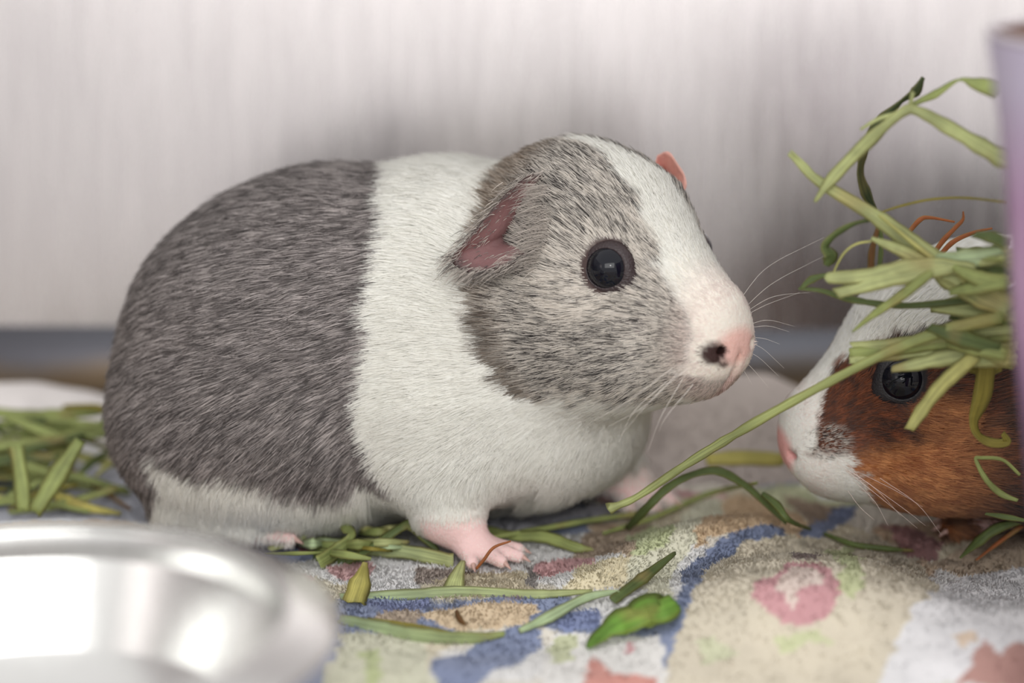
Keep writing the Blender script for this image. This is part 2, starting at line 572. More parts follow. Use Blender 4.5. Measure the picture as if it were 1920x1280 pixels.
# short pile of the fleece (nobody could count it)
NP = 150000
gx = rng.uniform(-0.19, 0.20, NP)
gy = rng.uniform(-0.13, 0.12, NP)
keep = rng.uniform(0, 1, NP) < np.interp(gy, [-0.13, -0.075, -0.02, 0.05, 0.12], [0.0, 0.15, 1.0, 1.0, 0.4])
gx, gy = gx[keep], gy[keep]
e = 0.0008
hz = blanket_h(gx, gy)
nrm = norm(np.stack([-(blanket_h(gx + e, gy) - hz) / e, -(blanket_h(gx, gy + e) - hz) / e, np.ones_like(gx)], -1))
root = np.stack([gx, gy, hz], -1)
pz = np.stack([gx, gy, np.zeros_like(gx)], -1)
lean = np.stack([vnoise(pz, 260, 1), vnoise(pz, 260, 41), np.zeros_like(gx)], -1) + rng.normal(0, 0.45, (len(gx), 3))
ln = rng.uniform(0.0006, 0.0013, len(gx))[:, None]
k = np.linspace(0, 1, 3)
d = norm(nrm + lean * 0.45)
pts = root[:, None] + (d * ln)[:, None] * k[None, :, None] + (lean * ln * 0.25)[:, None] * (k ** 2)[None, :, None]
cc = blanket_col(gx, gy) * rng.uniform(1.02, 1.26, (len(gx), 1))
curves_obj('pile', pts, np.tile(np.array([0.00018, 0.00017, 0.00009]), (len(gx), 1)), np.clip(np.repeat(cc[:, None], 3, 1), 0, 1), nrm, M_PILE, blanket, (0, 0, 0))['kind'] = 'stuff'

# ------------------------------------------------------------------ soft-body modelling: signed distances, surface nets
def sd_ell(p, c, r, R=None):
    q = p - np.array(c, np.float32)
    if R is not None:
        q = q @ np.array(R, np.float32)          # columns of R are the ellipsoid's axes
    r = np.array(r, np.float32)
    k0 = np.linalg.norm(q / r, axis=-1)
    k1 = np.linalg.norm(q / (r * r), axis=-1)
    return k0 * (k0 - 1) / np.maximum(k1, 1e-6)


def sd_cone(p, a, b, ra, rb):
    a, b = np.array(a, np.float32), np.array(b, np.float32)
    ab = b - a
    t = np.clip(((p - a) @ ab) / (ab @ ab), 0, 1)
    return np.linalg.norm(p - (a + t[..., None] * ab), axis=-1) - (ra + (rb - ra) * t)


def smin(a, b, k):
    h = np.clip(k - np.abs(a - b), 0, None) / k
    return np.minimum(a, b) - h * h * k * 0.25


def surface_nets(f, lo, hi, step):
    lo, hi = np.array(lo, float), np.array(hi, float)
    n = np.ceil((hi - lo) / step).astype(int) + 1
    ax = [lo[i] + step * np.arange(n[i]) for i in range(3)]
    F = np.empty(n, np.float32)
    for i, x in enumerate(ax[0]):                 # slab by slab keeps memory small
        Y, Z = np.meshgrid(ax[1], ax[2], indexing='ij')
        F[i] = f(np.stack([np.full_like(Y, x), Y, Z], -1).astype(np.float32))
    S = F < 0
    cell = S[:-1, :-1, :-1].astype(np.int8)
    tot = np.zeros_like(cell)
    for dx in (0, 1):
        for dy in (0, 1):
            for dz in (0, 1):
                tot += S[dx:n[0] - 1 + dx, dy:n[1] - 1 + dy, dz:n[2] - 1 + dz]
    act = (tot > 0) & (tot < 8)
    idx = -np.ones(act.shape, np.int64)
    I = np.argwhere(act)
    idx[act] = np.arange(len(I))
    acc = np.zeros((len(I), 3))
    cnt = np.zeros(len(I))
    corners = [(a, b, c) for a in (0, 1) for b in (0, 1) for c in (0, 1)]
    for a in corners:
        for axis in range(3):
            if a[axis] == 1:
                continue
            b = list(a)
            b[axis] = 1
            fa = F[I[:, 0] + a[0], I[:, 1] + a[1], I[:, 2] + a[2]]
            fb = F[I[:, 0] + b[0], I[:, 1] + b[1], I[:, 2] + b[2]]
            cr = (fa < 0) != (fb < 0)
            t = np.where(cr, fa / np.where(cr, fa - fb, 1), 0)
            pt = np.array(a, float) + np.zeros((len(I), 3))
            pt[:, axis] += t
            acc[cr] += pt[cr]
            cnt += cr
    V = lo + step * (I + acc / cnt[:, None])
    faces = []
    for axis in range(3):
        u, v = (axis + 1) % 3, (axis + 2) % 3
        sl0 = [slice(None)] * 3
        sl1 = [slice(None)] * 3
        sl0[axis], sl1[axis] = slice(0, -1), slice(1, None)
        e = np.argwhere(S[tuple(sl0)] != S[tuple(sl1)])
        e = e[(e[:, u] > 0) & (e[:, v] > 0) & (e[:, u] < n[u] - 1) & (e[:, v] < n[v] - 1)]
        flip = S[tuple(e.T)]
        q = []
        for du, dv in ((-1, -1), (0, -1), (0, 0), (-1, 0)):
            c = e.copy()
            c[:, u] += du
            c[:, v] += dv
            q.append(idx[tuple(c.T)])
        q = np.stack(q, -1)
        q[~flip] = q[~flip][:, ::-1]
        faces.append(q)
    Fq = np.vstack(faces)
    Fq = Fq[(Fq >= 0).all(1)]

    def grad(P):
        h = 0.0006
        g = np.stack([f((P + d).astype(np.float32)) - f((P - d).astype(np.float32)) for d in np.eye(3) * h], -1)
        return g / (2 * h)
    for _ in range(2):
        g = grad(V)
        V = V - (f(V.astype(np.float32)) / np.maximum((g * g).sum(-1), 0.2))[:, None] * g
    return V, Fq, norm(grad(V))


def scatter(V, F, N, dens):
    """random roots on a quad mesh; dens = strands per square metre at each vertex"""
    T = np.vstack([F[:, [0, 1, 2]], F[:, [0, 2, 3]]])
    a, b, c = V[T[:, 0]], V[T[:, 1]], V[T[:, 2]]
    ar = np.linalg.norm(np.cross(b - a, c - a), axis=-1) * 0.5
    w = ar * dens[T].mean(1)
    n = int(w.sum())
    cs = np.cumsum(w)
    t = np.searchsorted(cs, rng.uniform(0, cs[-1], n))
    t = np.clip(t, 0, len(T) - 1)
    r1, r2 = np.sqrt(rng.uniform(0, 1, n)), rng.uniform(0, 1, n)
    w0, w1, w2 = 1 - r1, r1 * (1 - r2), r1 * r2
    P = V[T[t, 0]] * w0[:, None] + V[T[t, 1]] * w1[:, None] + V[T[t, 2]] * w2[:, None]
    NN = norm(N[T[t, 0]] * w0[:, None] + N[T[t, 1]] * w1[:, None] + N[T[t, 2]] * w2[:, None])
    return P, NN


def grow(P, N, flow, length, lift, clump=0.22, jit=0.10, npt=5, stiff=0.55):
    """strands that leave the skin at an angle and lie down along the flow"""
    n = len(P)
    flow = norm(flow - N * (flow * N).sum(-1, keepdims=True))
    side = np.cross(N, flow)
    cl = vnoise(P, 420, 2.0) * clump + vnoise(P, 1100, 8.0) * clump * 0.6
    cu = vnoise(P, 420, 33.0) * clump * 0.5
    flow = norm(flow + side * (cl + rng.normal(0, jit, n))[:, None])
    lf = np.clip(lift + cu + rng.normal(0, 0.07, n), 0.06, 1.5)
    pts = np.empty((n, npt, 3))
    pts[:, 0] = P - N * 0.0004
    seg = length / (npt - 1)
    for i in range(1, npt):
        s = (i - 0.5) / (npt - 1)
        d = norm(flow + N * (lf * (1.25 - (1 - stiff) * 2.4 * s))[:, None] + np.array([0, 0, -0.05 * s]))
        pts[:, i] = pts[:, i - 1] + d * seg[:, None]
    return pts


class Head:
    """head frame: x to the nose, y to the animal's left, z up; the origin lies midway between the eyes"""
    def __init__(self, origin, fwd, scale, pitch=0.0, roll=0.0):
        f = np.array([fwd[0], fwd[1], 0.0])
        f /= np.linalg.norm(f)
        l = np.array([-f[1], f[0], 0.0])
        z = np.array([0, 0, 1.0])
        f2 = f * math.cos(pitch) + z * math.sin(pitch)
        z2 = np.cross(f2, l)
        l2 = l * math.cos(roll) + z2 * math.sin(roll)
        z3 = np.cross(f2, l2)
        self.R = np.stack([f2, l2, z3], -1)
        self.o = np.array(origin, float)
        self.s = scale

    def loc(self, p):
        return ((np.asarray(p) - self.o) @ self.R) / self.s

    def wld(self, q):
        return self.o + (np.asarray(q, float) * self.s) @ self.R.T

    def sdf(self, p):
        q = self.loc(p).astype(np.float32)
        d = sd_ell(q, (-0.026, 0, 0.003), (0.036, 0.0285, 0.0320))
        d = smin(d, sd_cone(q, (-0.006, 0, 0.003), (0.025, 0, -0.0145), 0.0215, 0.0135), 0.012)
        for s in (-1, 1):
            d = smin(d, sd_ell(q, (-0.016, s * 0.0115, -0.0235), (0.031, 0.0205, 0.0265)), 0.014)
            d = smin(d, sd_ell(q, (0.0250, s * 0.006, -0.0245), (0.0125, 0.0085, 0.0100)), 0.008)
        d = smin(d, sd_ell(q, (0.001, 0, -0.031), (0.029, 0.0175, 0.0140)), 0.014)
        d = smin(d, sd_ell(q, (0.0255, 0, -0.0195), (0.0138, 0.0130, 0.0145)), 0.008)
        d = smin(d, sd_ell(q, (0.0215, 0, -0.0330), (0.0105, 0.0085, 0.0060)), 0.006)
        for s in (-1, 1):                                     # nostrils and the cleft of the lip
            d = -smin(-d, sd_ell(q, (0.0370, s * 0.0068, -0.0220), (0.0030, 0.0022, 0.0015)), 0.002)
        d = -smin(-d, sd_ell(q, (0.0375, 0, -0.0290), (0.0040, 0.0006, 0.0060)), 0.0020)
        return d * self.s


def eye_parts(head, side, parent, origin, lid_mat, r=0.0078):
    """glossy eyeball and the bare dark rim of skin round it"""
    ax = norm(head.R @ np.array([0.36, side * 0.92, 0.16]))
    c = head.wld((0.0012, side * 0.0150, 0.0002))
    for _ in range(60):                                   # out to the skin, then set the ball into it
        c = c - ax * min(0.0, float(head.sdf(c[None])[0])) * 0.8
    c = c - ax * r * head.s * 0.46
    u = norm(np.cross(np.array([0, 0, 1.0]), ax) * (1.0))
    if u @ head.R[:, 0] < 0:
        u = -u
    w = np.cross(ax, u)
    if w[2] < 0:
        w = -w
    r = r * head.s
    nu, nv = 40, 24
    v, f = [], []
    for j in range(nv + 1):
        th = math.pi * j / nv
        for i in range(nu):
            ph = 2 * math.pi * i / nu
            bulge = 1.0 + 0.06 * max(0, math.cos(th)) ** 4
            v.append(c + r * (ax * math.cos(th) * bulge + (u * math.cos(ph) + w * math.sin(ph)) * math.sin(th)))
    for j in range(nv):
        for i in range(nu):
            f.append((j * nu + i, j * nu + (i + 1) % nu, (j + 1) * nu + (i + 1) % nu, (j + 1) * nu + i))
    eye = mesh_obj('eye', v, f, M_EYE, parent, origin)
    v, f = [], []
    n1, n2 = 56, 12
    for i in range(n1):
        ph = 2 * math.pi * i / n1
        # almond: corner at the back top and at the front bottom
        corner = max(0, math.cos(ph - math.radians(160))) ** 8 + max(0, math.cos(ph - math.radians(-35))) ** 8
        rad = r * (0.92 + 0.04 * corner)
        wid = r * (0.19 + 0.16 * corner)
        e = u * math.cos(ph) + w * math.sin(ph)
        cc = c + e * (rad + wid * 0.30) + ax * (r * 0.46 - wid * 0.30)
        for j in range(n2):
            th = 2 * math.pi * j / n2
            v.append(cc + e * wid * math.cos(th) + ax * r * (0.13 * math.sin(th) - 0.16 * math.cos(th)))
    for i in range(n1):
        for j in range(n2):
            f.append((i * n2 + j, i * n2 + (j + 1) % n2, ((i + 1) % n1) * n2 + (j + 1) % n2, ((i + 1) % n1) * n2 + j))
    mesh_obj('eyelid', v, f, lid_mat, eye, origin)
    return eye


def spline(P, n):
    """Catmull-Rom through the points"""
    P = np.asarray(P, float)
    Q = np.vstack([2 * P[0] - P[1], P, 2 * P[-1] - P[-2]])
    m = len(P) - 1
    t = np.linspace(0, m - 1e-9, n)
    i = t.astype(int)
    u = (t - i)[:, None]
    a, b, c, d = Q[i], Q[i + 1], Q[i + 2], Q[i + 3]
    return 0.5 * (2 * b + (c - a) * u + (2 * a - 5 * b + 4 * c - d) * u ** 2 + (3 * b - a - 3 * c + d) * u ** 3)


def ear_part(parent, origin, rim, centre, thick, col_in, col_edge, mat, view):
    """petal ear: a cupped sheet of skin between the rim and its centre, with thickness; view points out of the cup"""
    R = spline(np.vstack([rim, rim[:1]]), 49)[:-1]
    n = len(R)
    rings = 9
    C = np.array(centre)
    vf, cols = [], []
    for k in range(rings):
        t = k / (rings - 1)
        prof = t ** 1.0
        ringp = C + (R - C) * prof
        depth = ((1 - t * t) * 0.0028)
        vf.append(ringp - np.array(view) * depth)
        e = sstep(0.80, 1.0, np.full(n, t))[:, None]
        hollow = float(sstep(0.55, 0.10, t))  # shade deep in the cup, painted into the skin colour
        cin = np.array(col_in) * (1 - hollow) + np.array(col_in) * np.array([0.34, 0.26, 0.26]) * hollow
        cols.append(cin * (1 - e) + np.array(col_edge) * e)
    vf = np.vstack(vf)
    vb = vf - np.array(view) * thick
    vb[-n:] = vf[-n:] - np.array(view) * thick * 0.5
    cols = np.vstack(cols)
    colb = np.tile(np.array(col_edge), (len(vb), 1))
    f = []
    N = rings * n
    for k in range(rings - 1):
        for i in range(n):
            j = (i + 1) % n
            q = (k * n + i, k * n + j, (k + 1) * n + j, (k + 1) * n + i)
            f.append(q)
            f.append(tuple(N + a for a in q[::-1]))
    for i in range(n):
        j = (i + 1) % n
        f.append(((rings - 1) * n + i, (rings - 1) * n + j, N + (rings - 1) * n + j, N + (rings - 1) * n + i))
    V = np.vstack([vf, vb])
    V = V + 0.0004 * np.stack([vnoise(V, 300, 1), vnoise(V, 300, 7), vnoise(V, 300, 13)], -1)
    return mesh_obj('ear', V, f, mat, parent, origin, col=np.vstack([cols, colb])), vf.reshape(rings, n, 3)


def foot_sdf(p, d, ankle, ball, toes, r_ankle, r_ball, r_toe):
    d = smin(d, sd_cone(p, ankle, ball, r_ankle, r_ball), 0.008)
    for b, t in toes:
        d = smin(d, sd_cone(p, b, t, r_toe, r_toe * 0.75), 0.0032)
    return d


def claws(parent, origin, tips):
    """small curved claws at the toe tips: each a tapering horn"""
    for tip, dr in tips:
        tip, dr = np.array(tip, float), norm(np.array(dr, float))
        pts = [tip - dr * 0.001, tip + dr * 0.002 + np.array([0, 0, 0.0002]), tip + dr * 0.0045 - np.array([0, 0, 0.0008])]
        v, f = [], []
        sd = norm(np.cross(dr, [0, 0, 1.0]))
        for c, r in zip(pts, (0.0011, 0.0009, 0.0002)):
            for k in range(8):
                a = 2 * math.pi * k / 8
                v.append(c + r * (sd * math.cos(a) + np.array([0, 0, 1.0]) * math.sin(a)))
        for i in range(2):
            for k in range(8):
                f.append((i * 8 + k, i * 8 + (k + 1) % 8, i * 8 + 8 + (k + 1) % 8, i * 8 + 8 + k))
        f.append(tuple(range(16, 24)))
        mesh_obj('claw', v, f, M_CLAW, parent, origin)


def whiskers(parent, origin, lines, rgb, name='whiskers'):
    P = np.array([spline(l, 9) for l in lines])
    r = np.tile(np.linspace(0.00007, 0.00002, 9), (len(P), 1))
    c = np.empty(P.shape)
    c[:] = rgb
    o = curves_obj(name, P, r, c, None, M_WHISK, parent, origin)
    o['kind'] = 'stuff'
    return o


M_WHISK = mat_attr('whisker', 0.35, 0.5)
M_EAR = mat_attr('ear_skin', 0.55, 0.3, (600, 0.3), sss=0.12)

FURQ = 1.0            # overall strand density
# ------------------------------------------------------------------ the grey and white guinea pig
PSI = math.radians(44)
H1 = Head((0.0425, 0.0123, 0.0985), (math.cos(PSI), -math.sin(PSI)), 1.0)
O1 = (-0.03, 0.045, 0.0)
NECK1 = H1.wld((-0.030, 0, -0.010))
TOES1 = [((-0.0150, -0.0005, 0.0035), (-0.0130, -0.0090, 0.0024)), ((-0.010, -0.001, 0.004), (-0.0035, -0.0075, 0.0024)),
         ((-0.009, 0.002, 0.004), (0.0020, -0.0025, 0.0024)), ((-0.010, 0.005, 0.004), (0.0020, 0.0045, 0.0024))]
TOES1F = [((0.040, 0.056, 0.005), (0.041, 0.047, 0.0030)), ((0.044, 0.057, 0.005), (0.050, 0.049, 0.0030)),
          ((0.046, 0.060, 0.005), (0.056, 0.055, 0.0030)), ((0.045, 0.064, 0.005), (0.055, 0.063, 0.0030))]
HIND1 = [((-0.088, 0.020, 0.004), (-0.074, 0.014, 0.0026)), ((-0.088, 0.023, 0.004), (-0.072, 0.020, 0.0026)), ((-0.088, 0.026, 0.004), (-0.073, 0.026, 0.0026))]


def body1(p):
    d = sd_ell(p, (-0.0800, 0.057, 0.0540), (0.0535, 0.0470, 0.0520))
    d = smin(d, sd_ell(p, (-0.0480, 0.055, 0.0630), (0.0600, 0.0460, 0.0560)), 0.03)
    d = smin(d, sd_ell(p, (-0.0060, 0.050, 0.0620), (0.0430, 0.0410, 0.0500)), 0.03)
    d = smin(d, sd_ell(p, (-0.0450, 0.054, 0.0330), (0.0700, 0.0430, 0.0230)), 0.02)
    d = smin(d, sd_ell(p, (-0.0880, 0.036, 0.0360), (0.0440, 0.0260, 0.0320)), 0.02)      # thigh
    d = smin(d, sd_ell(p, (0.0120, 0.042, 0.0450), (0.0330, 0.0330, 0.0260)), 0.025)      # chest
    d = smin(d, sd_cone(p, (-0.008, 0.050, 0.077), NECK1, 0.041, 0.031), 0.02)
    d = smin(d, sd_cone(p, (-0.024, 0.020, 0.044), (-0.0215, 0.0080, 0.0150), 0.0195, 0.0088), 0.02)
    d = foot_sdf(p, d, (-0.0210, 0.0080, 0.0120), (-0.0120, 0.0015, 0.0048), TOES1, 0.0080, 0.0056, 0.0029)
    d = smin(d, sd_cone(p, (0.018, 0.062, 0.040), (0.0330, 0.064, 0.0150), 0.0150, 0.0090), 0.015)
    d = foot_sdf(p, d, (0.0340, 0.0640, 0.0130), (0.0430, 0.0600, 0.0072), TOES1F, 0.0092, 0.0072, 0.0032)
    d = smin(d, sd_cone(p, (-0.112, 0.030, 0.0100), (-0.090, 0.023, 0.0052), 0.0080, 0.0058), 0.012)
    d = foot_sdf(p, d, (-0.100, 0.026, 0.0060), (-0.088, 0.023, 0.0050), HIND1, 0.0060, 0.0050, 0.0026)
    return smin(d, H1.sdf(p), 0.012)


V1, F1, N1 = surface_nets(body1, (-0.145, -0.03, -0.004), (0.095, 0.115, 0.145), 0.0015)

EYEQ = np.array([0.0040, 0.0205, 0.0014])
GREY_D, GREY_M, GREY_L = srgb(54, 48, 49), srgb(122, 112, 110), srgb(200, 191, 188)
WHITE1 = srgb(253, 252, 245)
PINK = srgb(238, 203, 200)


def marks1(P):
    """weights of the markings at points of the animal: grey coat, grey face, pale face, pink skin, dark nostril"""
    x, y, z = P[:, 0], P[:, 1], P[:, 2]
    q = H1.loc(P)
    wob = 0.0022 * vnoise(P, 170, 3.0) + 0.0012 * vnoise(P, 520, 5.0)
    xb = np.interp(z, [0.015, 0.02, 0.04, 0.054, 0.076, 0.105, 0.124], [-0.037, -0.037, -0.0425, -0.045, -0.041, -0.0365, -0.0355])
    zb = np.interp(x, [-0.132, -0.124, -0.116, -0.10, -0.06, -0.04], [0.0, 0.006, 0.034, 0.031, 0.0265, 0.025])
    coat = sstep(0.0012, -0.0012, x - xb + wob) * sstep(-0.0025, 0.0025, z - zb + wob * 1.5)
    xbh = np.interp(q[:, 2], [-0.056, -0.050, -0.041, -0.027, 0, 0.028, 0.04], [0.012, -0.010, -0.022, -0.029, -0.033, -0.046, -0.056])
    ishead = sstep(-0.0012, 0.0012, q[:, 0] - xbh + wob)
    lim = np.interp(q[:, 0], [-0.055, -0.035, -0.02, 0, 0.018, 0.030, 0.040], [0.0008, 0.0012, 0.0032, 0.0075, 0.0115, 0.0140, 0.018])
    blaze = sstep(0.0012, -0.0012, np.abs(q[:, 1]) - lim + wob) * (q[:, 2] > -0.03)
    tip = sstep(0.033, 0.037, q[:, 0] + wob) * sstep(-0.034, -0.030, q[:, 2])
    chin = sstep(-0.0400, -0.0440, q[:, 2] + wob * 1.5 - 0.10 * np.clip(-q[:, 0] - 0.012, 0, 1)) * (q[:, 0] > -0.03)
    face = ishead * (1 - blaze) * (1 - chin) * (1 - tip)
    side = np.where(q[:, 1] < 0, -1, 1)
    de = np.sqrt((q[:, 0] - 0.001) ** 2 + (q[:, 2] + 0.002) ** 2) * np.where(np.abs(q[:, 1]) > 0.012, 1, 9)
    pale = sstep(0.019, 0.010, de) * 0.75
    pale = np.maximum(pale, 0.60 * sstep(0.004, 0.026, q[:, 0]))
    pale = np.maximum(pale, 0.55 * sstep(-0.034, -0.046, q[:, 2]))
    nose = 0.85 * sstep(0.0105, 0.0050, np.linalg.norm((q - np.array([0.0395, -0.001, -0.0215])) * np.array([1, 0.9, 1.25]), axis=-1))
    lips = sstep(0.004, 0.002, np.abs(q[:, 1] - 0.0015)) * sstep(0.026, 0.030, q[:, 0]) * sstep(-0.026, -0.028, q[:, 2])
    nost = sstep(0.0050, 0.0036, np.linalg.norm((q - np.array([0.0360, -0.0085, -0.0225])) * np.array([0.9, 0.9, 1.0]), axis=-1))
    nost = np.maximum(nost, 0.9 * sstep(0.0022, 0.0012, np.linalg.norm((q - np.array([0.0375, -0.0060, -0.0262])) * np.array([0.6, 0.6, 1.0]), axis=-1)))
    foot = sstep(0.022, 0.010, z) * sstep(0.020, 0.015, np.abs(x + 0.013)) * (y < 0.03)
    foot = np.maximum(foot, sstep(0.024, 0.016, z) * sstep(0.024, 0.030, x))
    foot = np.maximum(foot, sstep(0.010, 0.007, z) * (x < -0.06))
    return dict(coat=coat, face=face, pale=pale, nose=np.maximum(nose, 0.35 * lips), nost=nost, foot=foot, eye=sstep(0.0104, 0.0090, np.minimum(np.linalg.norm(q - EYEQ * np.array([1, -1, 1]), axis=-1), np.linalg.norm(q - EYEQ, axis=-1))), q=q, ishead=ishead, blaze=blaze, chin=chin, xbh=xbh)


def skin_col1(P):
    m = marks1(P)
    c = np.tile(WHITE1 * np.array([0.82, 0.78, 0.74]), (len(P), 1))
    for w, k in ((m['coat'], GREY_M * 0.55), (m['face'] * (1 - 0.5 * m['pale']), GREY_M * 0.8), (m['foot'], PINK), (m['nose'], srgb(230, 180, 170)), (m['nost'], srgb(58, 38, 36)), (m['eye'], srgb(70, 54, 52))):
        c = c * (1 - w[:, None]) + k * w[:, None]
    return c


pig1 = empty('guinea_pig', O1)
tag(pig1, 'grey and white guinea pig with a pink nose standing in profile in the middle', 'guinea pig', 'two guinea pigs')
body_1 = mesh_obj('body', V1, F1, M_SKIN, pig1, O1, col=skin_col1(V1))

# --- coat
m = marks1(V1)
q = m['q']
eye_d = np.minimum(np.linalg.norm(q - EYEQ * np.array([1, -1, 1]), axis=-1), np.linalg.norm(q - EYEQ, axis=-1))
facing = sstep(-0.5, 0.2, -N1[:, 1] * 0.9 + N1[:, 2] * 0.5)
dens = 6.5e6 * (0.25 + 0.75 * facing) * FURQ
dens = dens * np.where(q[:, 0] > -0.04, 1.15, 1.0)
dens = dens * sstep(0.0084, 0.0090, eye_d) * (1 - 0.62 * m['foot']) * (1 - 0.75 * m['nose']) * (1 - 0.9 * m['nost'])
P, N = scatter(V1, F1, N1, dens)
m = marks1(P)
q = m['q']
n = len(P)
# lie of the coat: back from the nose over the head, then to the tail and down the flanks
fh = P - H1.wld((0.043, 0, -0.020))
eyev = P - H1.wld((0.001, -0.022, 0))
fh = norm(fh) + 0.45 * norm(eyev) * sstep(0.022, 0.010, np.linalg.norm(eyev, axis=-1))[:, None]
drop = sstep(0.075, 0.02, P[:, 2]) * 0.9
fb = np.stack([-np.ones(n), 0.05 * np.ones(n), -0.25 - drop], -1)
chest = sstep(-0.02, 0.03, P[:, 0]) * sstep(0.085, 0.05, P[:, 2])
fb = norm(fb) * (1 - chest[:, None]) + np.array([-0.25, -0.1, -1.0]) * chest[:, None]
leg = sstep(0.036, 0.024, P[:, 2])
fb = fb * (1 - leg[:, None]) + np.array([-0.15, 0, -1.0]) * leg[:, None]
hw = sstep(-0.066, -0.040, q[:, 0]) * sstep(0.062, 0.050, np.abs(q[:, 2] + 0.002))
flow = norm(fh) * hw[:, None] + norm(fb) * (1 - hw[:, None])
L = 0.0115 * (1 - hw) + hw * np.interp(q[:, 0], [-0.05, -0.02, 0.005, 0.025, 0.04], [0.0110, 0.0090, 0.0068, 0.0038, 0.0016])
nearleg = sstep(0.042, 0.016, P[:, 2]) * sstep(0.024, 0.014, P[:, 1]) * (np.abs(P[:, 0] + 0.018) < 0.03)
L = L * (1 - 0.70 * m['foot']) * (1 - 0.62 * nearleg) * rng.uniform(0.65, 1.15, n)
L = L * (1 - 0.5 * sstep(0.014, 0.009, np.minimum(np.linalg.norm(q - np.array([0.0012, -0.021, 0.0002]), axis=-1), np.linalg.norm(q - np.array([0.0012, 0.021, 0.0002]), axis=-1))))
pts = grow(P, N, flow, L, np.where(hw > 0.5, 0.36, 0.42))
# strand colours
uns = rng.normal(0, 1, n)
tick = 0.5 + 0.34 * vnoise(P * np.array([0.6, 1, 1.25]), 620, 1.0) + 0.30 * vnoise(P * np.array([0.5, 1, 1.4]), 1300, 3.0) + 0.36 * uns
tick = np.clip(tick, 0, 1)
kk = np.linspace(0, 1, 5)
cw = WHITE1 * np.clip(1 + 0.05 * uns, 0.85, 1.04)[:, None]
cw = cw * (1 - 0.10 * sstep(0.03, 0.01, P[:, 2]))[:, None] if False else cw
col = np.repeat(cw[:, None], 5, 1)
browned = srgb(90, 79, 75)
body_lo = GREY_D * (1 - 0.35) + browned * 0.35
g = body_lo + (GREY_L - body_lo) * (tick[:, None] ** 1.5)
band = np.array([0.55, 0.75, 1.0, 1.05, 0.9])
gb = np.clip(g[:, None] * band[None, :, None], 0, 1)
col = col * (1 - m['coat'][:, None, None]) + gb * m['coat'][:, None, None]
sel = rng.uniform(0, 1, n)
ur = norm(P - H1.wld((0.043, 0, -0.020)))
rr_ = np.linalg.norm(P - H1.wld((0.043, 0, -0.020)), axis=-1)[:, None]
streak = vnoise(np.hstack([ur[:, :2] * 46, ur[:, 2:] * 46]) + rr_ * 210, 1.0, 6.0) + 0.7 * vnoise(ur * 105 + rr_ * 260, 1.0, 16.0)
dark_hair = (rng.uniform(0, 1, n) < 0.36 - 0.26 * m['pale'] - 0.18 * streak)
tf = np.clip(np.where(dark_hair, 0.10, 0.80) + 0.20 * streak + 0.10 * uns + 0.20 * m['pale'], 0, 1)
flo, fhi = srgb(46, 39, 37), srgb(236, 229, 219)
gf = flo + (fhi - flo) * (tf[:, None] ** 1.15)
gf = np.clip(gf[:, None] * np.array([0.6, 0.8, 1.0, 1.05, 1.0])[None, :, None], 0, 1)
# a browner fringe where the grey of the head meets the white collar
fr = sstep(-0.020, -0.036, q[:, 0]) * 0.6
edge = sstep(0.012, 0.002, q[:, 0] - m['xbh']) * sstep(-0.006, -0.022, q[:, 2])
fr = np.maximum(fr, edge * 0.8)
gf = gf * (1 - fr[:, None, None]) + (srgb(140, 120, 98) * (0.55 + 0.9 * tick[:, None]) * (1 - 0.55 * edge[:, None]))[:, None] * fr[:, None, None]
col = col * (1 - m['face'][:, None, None]) + gf * m['face'][:, None, None]
pk = np.clip(m['nose'] * 0.55 + 0.30 * sstep(0.022, 0.038, q[:, 0]) * m['ishead'] + 0.16 * m['foot'], 0, 0.7)[:, None, None]
col = col * (1 - pk) + srgb(238, 190, 184) * pk
nk = m['nost'][:, None, None]
col = col * (1 - nk) + srgb(70, 48, 44) * nk
rad = np.tile(np.array([0.00011, 0.00011, 0.00010, 0.00008, 0.00003]), (n, 1)) * np.where(hw > 0.5, 0.95, 1.05)[:, None]
rad = rad * np.interp(q[:, 0], [0.0, 0.035], [1.0, 0.6])[:, None]
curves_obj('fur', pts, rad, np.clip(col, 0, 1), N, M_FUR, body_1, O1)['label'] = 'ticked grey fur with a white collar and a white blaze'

for s in (-1, 1):
    eye_parts(H1, s, pig1, O1, M_LID)

EV = norm(np.array([-0.25, -1.0, 0.25]))
rim = np.array([W(1018, 326, 0.014), W(985, 333, 0.010), W(940, 372, 0.004), W(900, 418, 0.000), W(868, 456, -0.003), W(845, 487, -0.004),
                W(868, 508, -0.006), W(905, 512, -0.007), W(945, 500, -0.005), W(988, 478, 0.001), W(1022, 430, 0.007), W(1030, 370, 0.012)])
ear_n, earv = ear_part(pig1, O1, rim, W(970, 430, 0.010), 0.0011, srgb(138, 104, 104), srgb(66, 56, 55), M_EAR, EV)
EV2 = norm(np.array([0.35, -1.0, 0.1]))
rim = np.array([W(1232, 292, 0.040), W(1252, 285, 0.037), W(1270, 305, 0.034), W(1286, 332, 0.031), W(1284, 356, 0.030), W(1264, 373, 0.031), W(1244, 362, 0.034), W(1225, 330, 0.040)])
ear_part(pig1, O1, rim, W(1250, 330, 0.040), 0.0011, srgb(226, 158, 146), srgb(232, 176, 164), M_EAR, EV2)
